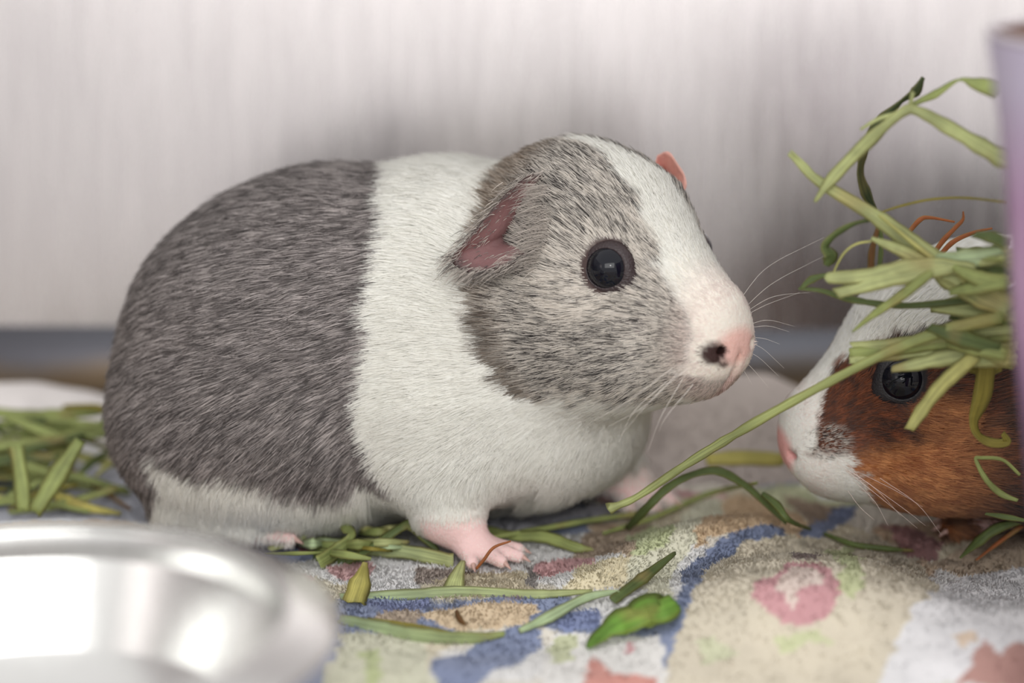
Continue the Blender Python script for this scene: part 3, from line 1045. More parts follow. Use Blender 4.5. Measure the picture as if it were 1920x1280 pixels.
# hairs in and along the near ear, and the tuft in front that falls across it
ne = 1000
er = rng.integers(0, 48, ne)
ek = rng.choice([5, 7, 8, 8, 8, 8], ne)
EP = earv[ek, er] + rng.normal(0, 0.0009, (ne, 3)) + EV * 0.0003
low = sstep(0.1065, 0.1005, EP[:, 2])
edir = norm(np.array([-0.8, -0.12, -0.30]) + rng.normal(0, 0.20, (ne, 3)))
el = rng.uniform(0.0018, 0.0045, ne) * np.where(ek >= 7, 1.0, 0.65) * (1 + 0.5 * low)
nt_ = 330
tp = np.array([W(a, b, c) for a, b, c in zip(rng.uniform(1000, 1036, nt_), rng.uniform(345, 500, nt_), np.full(nt_, 0.003))])
tp[:, 0] -= 0.0045 * sstep(0.108, 0.100, tp[:, 2])
tp[:, 1] -= 0.004 * sstep(0.118, 0.100, tp[:, 2])
EP = np.vstack([EP, tp])
edir = np.vstack([edir, norm(np.array([-0.85, -0.22, 0.10]) + rng.normal(0, 0.16, (nt_, 3)))])
el = np.concatenate([el, rng.uniform(0.004, 0.0095, nt_)])
nn_ = ne + nt_
kq = np.linspace(0, 1, 4)
epts = EP[:, None] + (edir * el[:, None])[:, None] * kq[None, :, None] + np.array([0, 0, -0.0016]) * (kq ** 2)[None, :, None] * (el / 0.006)[:, None, None]
sh = rng.uniform(0, 1, (nn_, 1)) ** 1.2
sh[ne:] = 0.35 + 0.65 * sh[ne:]
ec = srgb(58, 50, 48) + (srgb(222, 212, 202) - srgb(58, 50, 48)) * sh
curves_obj('fur', epts, np.tile(np.array([0.00008, 0.00008, 0.00006, 0.00002]), (nn_, 1)), np.repeat(ec[:, None], 4, 1), np.tile(EV, (nn_, 1)), M_FUR, ear_n, O1)

claws(body_1, O1, [(t, np.array(t) - np.array(b)) for b, t in TOES1 + TOES1F + HIND1])
wl = []
for a, b, c in (((1388, 560), (1440, 500), (1545, 445)), ((1395, 578), (1450, 530), (1545, 480)), ((1398, 585), (1450, 556), (1520, 548)),
                ((1400, 590), (1440, 570), (1500, 548)), ((1402, 610), (1440, 600), (1490, 612)), ((1400, 616), (1440, 611), (1480, 622)),
                ((1398, 634), (1430, 634), (1462, 645)), ((1394, 648), (1425, 650), (1470, 690)), ((1392, 660), (1420, 668), (1460, 705)),
                ((1388, 672), (1410, 690), (1440, 725)), ((1384, 680), (1398, 700), (1410, 720))):
    wl.append([W(a[0] - 14, a[1] + 8, 0.000), W(*a, -0.004), W(*b, -0.006), W(*c, -0.004)])
for a, b, c in (((1290, 690), (1230, 740), (1165, 815)), ((1270, 700), (1210, 760), (1140, 800)), ((1280, 710), (1240, 780), (1215, 845)),
                ((1260, 690), (1180, 750), (1100, 795)), ((1250, 715), (1190, 770), (1160, 830)), ((1300, 720), (1250, 780), (1235, 810))):
    wl.append([W(*a, -0.026), W(*b, -0.032), W(*c, -0.030)])
whiskers(pig1, O1, wl, srgb(236, 230, 222))

# ------------------------------------------------------------------ the brown and white guinea pig
PSI2 = math.radians(9)
H2 = Head((0.1262, 0.0195, 0.0618), (-math.cos(PSI2), -math.sin(PSI2)), 1.0, pitch=-0.15)
O2 = (0.19, 0.04, 0.0)
NECK2 = H2.wld((-0.034, 0, -0.006))
TOES2 = [((0.158, 0.026, 0.004), (0.149, 0.023, 0.0024)), ((0.158, 0.029, 0.004), (0.148, 0.028, 0.0024)), ((0.158, 0.032, 0.004), (0.149, 0.034, 0.0024))]
HIND2 = [((0.232, -0.018, 0.004), (0.218, -0.024, 0.0026)), ((0.232, -0.015, 0.004), (0.216, -0.017, 0.0026)), ((0.232, -0.012, 0.004), (0.217, -0.010, 0.0026))]


def body2(p):
    d = sd_ell(p, (0.1900, 0.028, 0.0530), (0.0460, 0.0390, 0.0450))
    d = smin(d, sd_ell(p, (0.2400, 0.022, 0.0540), (0.0600, 0.0450, 0.0490)), 0.03)
    d = smin(d, sd_ell(p, (0.2150, 0.026, 0.0300), (0.0680, 0.0380, 0.0220)), 0.02)
    d = smin(d, sd_cone(p, (0.185, 0.028, 0.056), NECK2, 0.039, 0.031), 0.02)
    d = smin(d, sd_cone(p, (0.178, 0.032, 0.035), (0.170, 0.030, 0.0120), 0.0170, 0.0072), 0.015)
    d = foot_sdf(p, d, (0.170, 0.030, 0.0110), (0.160, 0.029, 0.0048), TOES2, 0.0068, 0.0046, 0.0024)
    d = smin(d, sd_ell(p, (0.2500, 0.000, 0.0350), (0.0420, 0.0260, 0.0310)), 0.02)
    d = foot_sdf(p, d, (0.248, -0.012, 0.0060), (0.233, -0.015, 0.0050), HIND2, 0.0060, 0.0050, 0.0026)
    return smin(d, H2.sdf(p), 0.012)


V2, F2, N2 = surface_nets(body2, (0.055, -0.045, -0.004), (0.31, 0.085, 0.125), 0.0017)
BRN, BRN_D, ORG = srgb(120, 62, 30), srgb(58, 32, 22), srgb(198, 124, 66)


def marks2(P):
    q = H2.loc(P)
    x, z = q[:, 0], q[:, 2]
    wob = 0.0016 * vnoise(P, 190, 13.0) + 0.0012 * vnoise(P, 560, 15.0)
    zl = np.interp(x, [-0.06, -0.03, -0.016, 0.006, 0.015, 0.022, 0.025, 0.030, 0.034], [0.023, 0.0195, 0.0171, 0.0133, 0.0085, 0.0048, 0.0003, -0.0075, -0.0200])
    blaze = sstep(-0.0010, 0.0010, z - zl + wob) * (x > -0.045)
    muzz = sstep(-0.0015, 0.0015, (x - 0.0225) + 0.35 * (-0.026 - z) + wob * 1.5) * sstep(-0.0185, -0.0215, z + wob)
    white = np.maximum(blaze, muzz)
    pad = sstep(0.0072, 0.0045, np.linalg.norm((q[:, [0, 2]] - np.array([0.0305, -0.0172])) * np.array([0.85, 1.05]), axis=-1)) * (np.abs(q[:, 1]) > 0.004)
    black = sstep(0.0110, 0.003, zl - z) * sstep(0.014, 0.002, x) * (1 - blaze)
    org = sstep(-0.014, -0.023, z + 0.25 * (x - 0.005)) * sstep(-0.026, 0.002, x) * (1 - white)
    spot = sstep(0.012, 0.006, np.linalg.norm(q[:, [0, 2]] - np.array([-0.004, -0.0125]), axis=-1)) * (1 - white) * 0.7
    dark = sstep(-0.004, -0.036, x) * 0.8
    nose = sstep(0.0095, 0.0055, np.linalg.norm((q - np.array([0.0395, 0, -0.0215])) * np.array([1, 0.9, 1.0]), axis=-1))
    foot = sstep(0.015, 0.008, P[:, 2]) * (x < -0.02)
    return dict(q=q, white=white, pad=pad, black=black, org=np.maximum(org, spot), dark=dark, nose=nose, foot=foot, eye=sstep(0.0104, 0.0090, np.minimum(np.linalg.norm(q - EYEQ * np.array([1, -1, 1]), axis=-1), np.linalg.norm(q - EYEQ, axis=-1))))


def skin_col2(P):
    m = marks2(P)
    c = np.tile(BRN * 0.6, (len(P), 1))
    for w, k in ((m['dark'], BRN_D * 0.6), (m['org'], ORG * 0.6), (m['black'], srgb(28, 22, 20)), (m['white'], WHITE1 * 0.8),
                 (m['foot'], PINK * 0.8), (m['nose'], srgb(230, 172, 168)), (m['eye'], srgb(30, 28, 32))):
        c = c * (1 - w[:, None]) + k * w[:, None]
    return c


pig2 = empty('guinea_pig', O2)
tag(pig2, 'brown, black and white guinea pig peering from under the hay at the right', 'guinea pig', 'two guinea pigs')
body_2 = mesh_obj('body', V2, F2, M_SKIN, pig2, O2, col=skin_col2(V2))
m = marks2(V2)
q = m['q']
eye_d = np.minimum(np.linalg.norm(q - EYEQ * np.array([1, -1, 1]), axis=-1), np.linalg.norm(q - EYEQ, axis=-1))
facing = sstep(-0.5, 0.2, -N2[:, 1] * 0.9 + N2[:, 2] * 0.5)
dens = 6.5e6 * (0.2 + 0.8 * facing) * FURQ * np.where(V2[:, 0] > 0.185, 0.25, 1.0)
dens = dens * sstep(0.0084, 0.0090, eye_d) * (1 - 0.88 * m['foot']) * (1 - 0.85 * m['nose'])
P, N = scatter(V2, F2, N2, dens)
m = marks2(P)
q = m['q']
n = len(P)
fh = norm(P - H2.wld((0.043, 0, -0.020)))
eyev = P - H2.wld((0.001, 0.022, 0))
fh = fh + 0.45 * norm(eyev) * sstep(0.022, 0.010, np.linalg.norm(eyev, axis=-1))[:, None]
fb = np.stack([np.ones(n), 0.1 * np.ones(n), -0.3 - 0.8 * sstep(0.07, 0.02, P[:, 2])], -1)
hw = sstep(-0.060, -0.035, q[:, 0])
flow = norm(fh) * hw[:, None] + norm(fb) * (1 - hw[:, None])
L = 0.0110 * (1 - hw) + hw * np.interp(q[:, 0], [-0.05, -0.02, 0.005, 0.025, 0.04], [0.0100, 0.0075, 0.0055, 0.0032, 0.0014])
L = L * (1 - 0.6 * m['foot']) * rng.uniform(0.65, 1.15, n)
L = L * (1 - 0.5 * sstep(0.014, 0.009, np.linalg.norm(q - np.array([0.0012, 0.021, 0.0002]), axis=-1)))
pts = grow(P, N, flow, L, np.where(hw > 0.5, 0.34, 0.42))
uns = rng.normal(0, 1, n)
tick = np.clip(0.5 + 0.45 * vnoise(P, 560, 21.0) + 0.3 * vnoise(P, 1400, 23.0) + 0.2 * uns, 0, 1)
br = BRN_D * 0.75 + (srgb(150, 80, 38) - BRN_D * 0.75) * (tick[:, None] ** 1.4)
dk = srgb(26, 18, 16) + (srgb(112, 62, 38) - srgb(26, 18, 16)) * (tick[:, None] ** 1.8)
og = srgb(168, 96, 44) + (srgb(236, 170, 106) - srgb(168, 96, 44)) * tick[:, None]
bk = srgb(18, 15, 15) + (srgb(70, 48, 38) - srgb(18, 15, 15)) * (tick[:, None] ** 2.5)
wh = WHITE1 * np.clip(1 + 0.05 * uns, 0.85, 1.04)[:, None]
c = br
for w, k in ((m['dark'], dk), (m['org'], og), (m['black'], bk), (m['white'], wh)):
    c = c * (1 - w[:, None]) + k * w[:, None]
pd = (m['pad'] * (rng.uniform(0, 1, n) < 0.42))[:, None]
c = c * (1 - pd) + srgb(30, 26, 28) * pd
pw = (m['pad'] * (1 - pd[:, 0]) * 0.92)[:, None]
c = c * (1 - pw) + srgb(220, 214, 204) * pw
pk = np.clip(m['nose'] * 0.6 + 0.35 * sstep(0.024, 0.038, q[:, 0]) * m['white'] * (1 - m['pad']), 0, 0.7)[:, None]
c = c * (1 - pk) + srgb(238, 190, 188) * pk
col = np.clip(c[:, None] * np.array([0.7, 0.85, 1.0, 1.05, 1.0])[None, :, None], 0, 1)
rad = np.tile(np.array([0.00011, 0.00011, 0.00010, 0.00008, 0.00003]), (n, 1)) * np.interp(q[:, 0], [0.0, 0.035], [0.95, 0.6])[:, None]
rad = rad * np.where(P[:, 0] > 0.185, 2.0, 1.0)[:, None]
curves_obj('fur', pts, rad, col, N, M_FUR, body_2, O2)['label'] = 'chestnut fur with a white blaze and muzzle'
for s in (-1, 1):
    eye_parts(H2, s, pig2, O2, M_LID2)
for s in (-1, 1):
    view = norm(H2.R @ np.array([0.35, s * 1.0, 0.2]))
    rim = np.array([H2.wld((a, s * b, c)) for a, b, c in ((-0.022, 0.024, 0.022), (-0.030, 0.027, 0.024), (-0.040, 0.031, 0.017), (-0.047, 0.034, 0.006), (-0.050, 0.035, -0.004),
                                                        (-0.043, 0.034, -0.009), (-0.034, 0.031, -0.006), (-0.026, 0.028, 0.002), (-0.020, 0.025, 0.012))])
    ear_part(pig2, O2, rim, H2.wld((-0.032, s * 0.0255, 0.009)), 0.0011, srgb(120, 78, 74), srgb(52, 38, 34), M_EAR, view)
claws(body_2, O2, [(t, np.array(t) - np.array(b)) for b, t in TOES2 + HIND2])
wl = []
for a, b, c in (((1570, 868), (1640, 915), (1690, 968)), ((1585, 880), (1660, 940), (1720, 990)), ((1600, 886), (1690, 950), (1735, 985)),
                ((1650, 896), (1720, 945), (1765, 1002)), ((1600, 900), (1640, 940), (1665, 985)), ((1560, 850), (1600, 880), (1640, 945)),
                ((1620, 890), (1680, 920), (1730, 950)), ((1590, 920), (1612, 950), (1640, 975))):
    wl.append([W(*a, -0.0075), W(*b, -0.022), W(*c, -0.026)])
whiskers(pig2, O2, wl, srgb(232, 214, 206))

# ------------------------------------------------------------------ the stainless steel bowl
def lathe(name, prof, centre, mat, parent, origin, nseg=96):
    v, f = [], []
    for r, z in prof:
        for i in range(nseg):
            a = 2 * math.pi * i / nseg
            v.append((centre[0] + r * math.cos(a), centre[1] + r * math.sin(a), centre[2] + z))
    k = len(prof)
    for j in range(k - 1):
        for i in range(nseg):
            f.append((j * nseg + i, j * nseg + (i + 1) % nseg, (j + 1) * nseg + (i + 1) % nseg, (j + 1) * nseg + i))
    f.append(tuple(range(nseg))[::-1])
    f.append(tuple((k - 1) * nseg + i for i in range(nseg)))
    return mesh_obj(name, v, f, mat, parent, origin)


BC = np.array([-0.1185, -0.195, -0.0022])
bowl = empty('food_bowl', BC)
tag(bowl, 'shiny stainless steel bowl out of focus at the lower left', 'bowl')
RB, HB = 0.0780, 0.0575
t = np.linspace(0, 1, 18)
inner = [(0.0015 + (RB - 0.0140) * math.sin(s * math.pi / 2) ** 0.80, 0.0035 + (HB - 0.0045) * (1 - math.cos(s * math.pi / 2)) ** 0.95) for s in t]
outer = [(0.0415 + (RB - 0.0115 - 0.0415) * s ** 0.8, (HB - 0.004) * s) for s in np.linspace(0, 1, 10)]
prof = [(0.001, 0.002)] + [(0.036, 0.002), (0.040, 0.0)] + outer + [(RB - 0.0100, HB - 0.0014)]
lathe('bowl_body', prof + [(RB - 0.0118, HB + 0.0002)] + inner[::-1], BC, M_BOWL, bowl, BC)
rimp = []
for a in np.linspace(-0.5 * math.pi, 1.5 * math.pi, 25):          # rolled lip
    rimp.append((RB - 0.0066 + 0.0066 * np.sign(math.cos(a)) * abs(math.cos(a)) ** 0.35, HB - 0.0012 + 0.0011 * np.sign(math.sin(a)) * abs(math.sin(a)) ** 0.6 - 0.0024 * np.sign(math.cos(a)) * abs(math.cos(a)) ** 0.35))
v, f = [], []
for r, z in rimp[:-1]:
    for i in range(96):
        a = 2 * math.pi * i / 96
        v.append((BC[0] + r * math.cos(a), BC[1] + r * math.sin(a), BC[2] + z))
for j in range(24):
    for i in range(96):
        f.append((j * 96 + i, j * 96 + (i + 1) % 96, ((j + 1) % 24) * 96 + (i + 1) % 96, ((j + 1) % 24) * 96 + i))
mesh_obj('rolled_rim', v, f, M_BOWL, bowl, BC)

# ------------------------------------------------------------------ the purple cardboard tub at the right edge
def mat_tub():
    m, nt, b, out = new_mat('purple_printed_card')
    tc = node(nt, 'ShaderNodeTexCoord')
    mp = node(nt, 'ShaderNodeMapping')
    mp.inputs['Scale'].default_value = (48, 48, 7)
    nt.links.new(tc.outputs['Object'], mp.inputs['Vector'])
    nz = node(nt, 'ShaderNodeTexNoise')
    nz.inputs['Scale'].default_value = 1.0
    nz.inputs['Detail'].default_value = 2
    nt.links.new(mp.outputs['Vector'], nz.inputs['Vector'])
    cr = node(nt, 'ShaderNodeValToRGB')
    e = cr.color_ramp.elements
    e[0].position, e[0].color = 0.40, (*srgb(74, 48, 88), 1)
    e[1].position, e[1].color = 0.64, (*srgb(196, 158, 196), 1)
    k = cr.color_ramp.elements.new(0.5)
    k.color = (*srgb(140, 104, 146), 1)
    nt.links.new(nz.outputs['Fac'], cr.inputs['Fac'])
    sp = node(nt, 'ShaderNodeSeparateXYZ')
    nt.links.new(tc.outputs['Object'], sp.inputs['Vector'])
    mr = node(nt, 'ShaderNodeMapRange')
    mr.inputs['From Min'].default_value = 0.148
    mr.inputs['From Max'].default_value = 0.178
    nt.links.new(sp.outputs['Z'], mr.inputs['Value'])
    mx = node(nt, 'ShaderNodeMix', data_type='RGBA')
    mx.inputs['B'].default_value = (*srgb(192, 184, 208), 1)
    nt.links.new(mr.outputs['Result'], mx.inputs['Factor'])
    nt.links.new(cr.outputs['Color'], mx.inputs['A'])
    nt.links.new(mx.outputs['Result'], b.inputs['Base Color'])
    b.inputs['Roughness'].default_value = 0.38
    return m


M_TUB = mat_tub()
M_CARD = plain('brown_cardboard', tuple(srgb(116, 78, 54)), 0.9, bump=(900, 0.4), var=0.2, vscale=120)
TC = np.array([0.1605, -0.138, 0.0])
TZ = float(blanket_h(TC[0], TC[1])) + 0.0004
TC[2] = TZ
tub = empty('hay_tub', TC)
tag(tub, 'tall purple printed cardboard tub with a brown inside at the right edge', 'tub')
zs = np.linspace(0, 0.1865 - TZ, 14)


def tub_r(z):
    return 0.0170 + 0.0240 * (z / 0.185) + 0.0006 * math.sin(z * 70)


wob_n = 96
rows = [(tub_r(z), z) for z in zs]
vo, fo = [], []
for rr, z in rows:
    for i in range(wob_n):
        a = 2 * math.pi * i / wob_n
        w = 1 + 0.012 * math.sin(3 * a + z * 20) + 0.008 * math.sin(5 * a - z * 31)
        vo.append(TC + np.array([rr * w * math.cos(a), rr * w * math.sin(a), z]))
for j in range(len(rows) - 1):
    for i in range(wob_n):
        fo.append((j * wob_n + i, j * wob_n + (i + 1) % wob_n, (j + 1) * wob_n + (i + 1) % wob_n, (j + 1) * wob_n + i))
fo.append(tuple(range(wob_n))[::-1])
mesh_obj('sleeve', vo, fo, M_TUB, tub, TC)
vi = [TC + (np.array(p) - TC) * np.array([0.955, 0.955, 1.0]) + np.array([0, 0, 0.001]) for p in vo]
fi = [tuple(reversed(q)) for q in fo]
lin = mesh_obj('lining', vi, fi, M_CARD, tub, TC)
# the lip joins sleeve and lining
top_o = np.array(vo[-wob_n:])
vr, fr_ = [], []
for k in range(10):
    a = math.pi * k / 9
    mid = TC + (top_o - TC) * np.array([0.978, 0.978, 1.0])
    rad_v = norm((top_o - TC) * np.array([1, 1, 0.0]))
    vr.append(mid + rad_v * 0.0011 * math.cos(a) + np.array([0, 0, 1.0]) * (0.0005 + 0.0012 * math.sin(a)))
vr = np.vstack(vr)
for k in range(9):
    for i in range(wob_n):
        fr_.append((k * wob_n + i, k * wob_n + (i + 1) % wob_n, (k + 1) * wob_n + (i + 1) % wob_n, (k + 1) * wob_n + i))
mesh_obj('lip', vr, fr_, plain('pale_card_edge', tuple(srgb(206, 198, 204)), 0.6, var=0.08), tub, TC)

# ------------------------------------------------------------------ hay
HAYC = dict(g1=(186, 194, 134), g2=(158, 170, 104), g3=(96, 112, 64), dk=(58, 70, 38), st=(198, 198, 126), og=(166, 98, 58), pm=(182, 202, 158), yl=(200, 192, 108), br=(120, 84, 50), lf=(116, 160, 64), ol=(150, 140, 62))


def resolve(pt):
    """(px, py, y) = a surveyed point at depth y; (px, py, 'f', lift) = on the blanket"""
    if pt[2] == 'f':
        return floor_pt(pt[0], pt[1], pt[3] if len(pt) > 3 else 0.0012)
    return W(*pt)


def blade_mesh(P, wid, tilt, fold, thick, n):
    """a grass blade: closed, slightly folded section swept along the points; wid in metres at the points"""
    C = spline(P, n)
    w = np.interp(np.linspace(0, 1, n), np.linspace(0, 1, len(wid)), wid)
    w = w * (1 + 0.16 * vnoise(C, 330, 27.0))
    w0, w1 = w[0], w[-1]
    tl = np.interp(np.linspace(0, 1, n), np.linspace(0, 1, len(tilt)), tilt)
    T = norm(np.gradient(C, axis=0))
    view = norm(CAM - C.mean(0))
    sd = norm(np.cross(T, view))
    for i in range(1, n):                                   # no sudden flips
        if (sd[i] * sd[i - 1]).sum() < 0:
            sd[i] = -sd[i]
    nn = np.cross(sd, T)
    S = sd * np.cos(tl)[:, None] + nn * np.sin(tl)[:, None]
    Q = -sd * np.sin(tl)[:, None] + nn * np.cos(tl)[:, None]
    sec = [(-1, 0.0, 0.5), (-0.5, 0.5, 1), (0, 1.0, 1), (0.5, 0.5, 1), (1, 0.0, 0.5), (0.5, 0.5, -1), (0, 1.0, -1), (-0.5, 0.5, -1)]
    V, U = [], []
    arc = np.concatenate([[0], np.cumsum(np.linalg.norm(np.diff(C, axis=0), axis=-1))])
    for i in range(n):
        for a, b, c in sec:
            tear = 0.0
            if i in (0, n - 1):                             # torn ends
                tear = (1 if i else -1) * min(w[i], 0.0022) * 0.7 * float(vnoise(np.array([[a * 3.1 + C[i][0] * 900, C[i][1] * 700, 0.5]]))[0])
            V.append(C[i] + S[i] * a * w[i] * 0.5 + Q[i] * (b * fold * w[i] * 0.32 + c * thick * 0.5) + T[i] * tear)
            U.append((arc[i] * 12, a * 0.5 + 0.5))
    F = []
    k = len(sec)
    for i in range(n - 1):
        for j in range(k):
            F.append((i * k + j, i * k + (j + 1) % k, (i + 1) * k + (j + 1) % k, (i + 1) * k + j))
    F.append(tuple(range(k))[::-1])
    F.append(tuple((n - 1) * k + j for j in range(k)))
    return np.array(V), F, np.array(U), k


def blade(name, label, ink, pts, wid, tilt=0.35, fold=0.25, thick=0.00025, group=None, world_pts=None, cat='hay', n=None, tip=None):
    P = np.array(world_pts if world_pts is not None else [resolve(p) for p in pts])
    depth = np.linalg.norm(P.mean(0) - CAM)
    wid = np.array(wid, float)
    if world_pts is None:
        wid = wid * depth / FPX * 1.22
    tl = tilt if isinstance(tilt, (list, tuple)) else [tilt, tilt * 0.6]
    n = n or (7 * (len(P) - 1) + 1)
    V, F, U, k = blade_mesh(P, wid, tl, fold, thick, n)
    o0 = P[len(P) // 2]
    c = np.tile(srgb(*HAYC[ink]), (len(V), 1))
    s = np.repeat(np.linspace(0, 1, n), k)[:, None]
    if tip:
        c = c * (1 - s) + srgb(*HAYC[tip]) * s
    c = c * (1 + 0.25 * vnoise(V, 150, 5.0) + 0.14 * vnoise(V, 600, 9.0))[:, None]
    dry = 0.45 * sstep(0.35, 0.75, vnoise(V, 120, 77.0))[:, None]
    c = c * (1 - dry) + srgb(176, 150, 96) * dry
    # dried edges
    e = (np.abs(U[:, 1] - 0.5) > 0.45)[:, None] * 0.35
    c = c * (1 - e) + srgb(188, 176, 104) * e
    o = mesh_obj(name, V, F, M_HAY, None, o0, col=np.clip(c, 0, 1), uv=U)
    return tag(o, label, cat, group)


INKW = dict(g1='pale green', g2='mid green', g3='dark green', ol='olive', pm='mint green', st='straw yellow')
G_R = 'hay hanging over the brown guinea pig'
G_F = 'hay scattered on the blanket'
G_L = 'hay clump at the left'
G_I = 'hay blades packed beside the tub'
B = blade
# --- hay hanging from the right
B('hay_strand', 'thick pale green hay stem with white midrib slanting down to the tub', 'g1', [(1478, 288, -.024), (1535, 340, -.025), (1640, 405, -.027), (1720, 465, -.030), (1790, 520, -.034), (1850, 556, -.040), (1895, 578, -.043)], [5, 16, 24, 34, 46, 44, 30], 0.2, 0.35, 0.0006, G_R)
B('hay_strand', 'short thin side leaf at the upper end of the slanting stem', 'g1', [(1482, 282, -.024), (1510, 310, -.0245), (1545, 347, -.0255)], [3, 7, 5], 0.1, 0.2, group=G_R)
B('hay_strand', 'white rib running down the thick slanting stem', 'st', [(1648, 402, -.0285), (1720, 462, -.0318), (1790, 516, -.0362), (1840, 545, -.042)], [4, 8, 9, 6], 0.0, 0.5, 0.0008, G_R)
B('hay_strand', 'long green hay blade bent double at its highest point against the wall', 'g1', [(1528, 378, -.028), (1560, 335, -.028), (1625, 268, -.028), (1690, 212, -.028), (1722, 209, -.028), (1790, 246, -.032), (1868, 291, -.038), (1900, 306, -.041)], [6, 18, 22, 15, 16, 26, 31, 28], [0.1, -0.2, 0.5, 0.3], 0.2, group=G_R)
B('hay_strand', 'dark green curled hay leaf hanging behind the bent blade', 'dk', [(1730, 147, -.010), (1716, 172, -.010), (1690, 190, -.010), (1650, 230, -.010), (1628, 262, -.010), (1613, 318, -.010), (1622, 358, -.010), (1640, 392, -.010)], [6, 18, 8, 20, 14, 15, 20, 8], [0.2, 0.8, -0.3, 0.9, 0.3], 0.3, group=G_R)
B('hay_strand', 'thin twisted hay leaf arching up to the rim of the tub', 'g2', [(1690, 212, -.022), (1720, 192, -.022), (1755, 176, -.024), (1798, 150, -.027), (1830, 156, -.031), (1872, 170, -.036)], [3, 9, 16, 7, 24, 26], [0.1, 0.5, 1.0, 0.2], 0.15, group=G_R)
B('hay_strand', 'small pointed tip crossing under the bent blade', 'g1', [(1613, 243, -.026), (1650, 222, -.026), (1700, 205, -.026), (1712, 172, -.026)], [4, 8, 7, 6], 0.3, group=G_R)
B('hay_strand', 'hair-thin dry stem arching over the hay', 'ol', [(1640, 402, -.020), (1690, 386, -.020), (1745, 374, -.021), (1810, 371, -.024), (1885, 379, -.030)], [3, 4, 4, 4, 3], 0, 0.4, 0.0004, G_R)
B('hay_strand', 'dark green shrivelled leaf drooping at the end of a thin stem', 'g3', [(1650, 408, -.026), (1600, 420, -.027), (1565, 440, -.028), (1546, 462, -.028), (1556, 480, -.028), (1549, 498, -.028)], [5, 8, 12, 18, 34, 8], [0.2, 0.5, 0.9, 0.2], 0.4, group=G_R)
B('hay_strand', 'upper of two flat split hay blades pointing left above the white crown', 'g1', [(1550, 521, -.036), (1630, 517, -.036), (1700, 500, -.036), (1765, 498, -.037), (1830, 510, -.040)], [18, 25, 24, 26, 22], 0.15, 0.15, group=G_R)
B('hay_strand', 'lower of two flat split hay blades pointing left above the white crown', 'g1', [(1566, 551, -.037), (1640, 530, -.037), (1710, 516, -.037), (1790, 502, -.038)], [18, 26, 24, 20], 0.2, 0.15, group=G_R)
B('hay_strand', 'long dark thin hay blade lying across the white crown', 'g3', [(1498, 541, -.024), (1540, 545, -.025), (1600, 562, -.027), (1690, 573, -.029), (1790, 566, -.032), (1880, 556, -.038)], [4, 8, 11, 10, 12, 9], 0.3, 0.3, group=G_R)
B('hay_strand', 'curled dark leaf tip joined to the thin dark blade', 'g3', [(1502, 540, -.024), (1522, 524, -.024), (1552, 514, -.024)], [5, 16, 4], 0.5, 0.4, group=G_R)
B('hay_strand', 'slender hay blade pointing down at the white blaze', 'g2', [(1598, 622, -.034), (1640, 588, -.036), (1690, 554, -.038), (1745, 512, -.040)], [3, 12, 17, 14], 0.25, 0.3, group=G_R)
B('hay_strand', 'hay blade rising from the split blades to the slanting stem', 'g1', [(1634, 447, -.031), (1690, 470, -.032), (1745, 500, -.034), (1800, 530, -.038)], [6, 22, 26, 16], 0.2, 0.2, group=G_R)
for k_, (dy, wd) in enumerate(((0, 15), (12, 16), (26, 13))):
    B('hay_strand', ['top', 'middle', 'bottom'][k_] + ' blade of the striped hay bundle lying just above the brown eye', ['g1', 'g2', 'g1'][k_],
      [(1594, 650 + dy, -.030 - .001 * k_), (1670, 646 + dy * 0.8, -.031), (1760, 634 + dy * 0.9, -.034), (1830, 624 + dy, -.037), (1900, 618 + dy, -.041)], [wd, wd + 3, wd + 5, wd + 6, wd], 0.15 * (k_ - 1), 0.2, group=G_R)
B('hay_strand', 'long straight pale straw crossing the frame from tub to blanket', 'g1', [(1142, 953, -.004), (1162, 946, -.005), (1200, 928, -.007), (1300, 862, -.014), (1440, 778, -.022), (1600, 692, -.033), (1700, 645, -.036), (1790, 615, -.039), (1880, 592, -.043)], [20, 11, 12, 14, 15, 14, 16, 20, 22], 0.0, 0.6, 0.0010, G_R, tip='g2')
B('hay_strand', 'flat hay blade ending over the top of the brown guinea pigs eye', 'g1', [(1672, 692, -.034), (1720, 682, -.035), (1790, 668, -.037), (1850, 670, -.040), (1905, 668, -.043)], [10, 20, 26, 30, 30], 0.1, 0.15, group=G_R)
B('hay_strand', 'pale hay blade slanting down behind the brown eye', 'st', [(1706, 803, -.036), (1728, 770, -.036), (1760, 728, -.037), (1795, 695, -.039), (1830, 665, -.041)], [14, 22, 24, 22, 18], 0.1, 0.2, group=G_R)
B('hay_strand', 'olive hay blade hanging down with a curled end on the brown cheek', 'ol', [(1850, 680, -.030), (1842, 740, -.029), (1826, 790, -.028), (1836, 818, -.028), (1862, 830, -.028), (1888, 828, -.028), (1880, 812, -.029)], [30, 28, 18, 20, 18, 14, 8], [0.3, 0.5, 1.0, 0.3, -0.3], 0.2, group=G_R)
B('hay_strand', 'thin looped hay fibre on the brown cheek', 'g2', [(1912, 890, -.026), (1880, 862, -.026), (1840, 858, -.026), (1830, 862, -.026), (1850, 900, -.027), (1878, 926, -.027), (1908, 938, -.028)], [5, 6, 6, 6, 9, 10, 5], 0.4, 0.3, group=G_R)
B('hay_strand', 'narrow green leaf at the lower right pointing down to the white fold', 'g3', [(1800, 1046, 'f', .004), (1835, 1015, 'f', .008), (1870, 990, 'f', .012), (1925, 975, 'f', .014)], [3, 15, 16, 8], 0.3, 0.3, group=G_R)
B('hay_strand', 'small green leaf under the brown jowl at the right edge', 'g3', [(1848, 963, -.026), (1880, 968, -.027), (1925, 976, -.029)], [4, 11, 5], 0.3, 0.3, group=G_R)
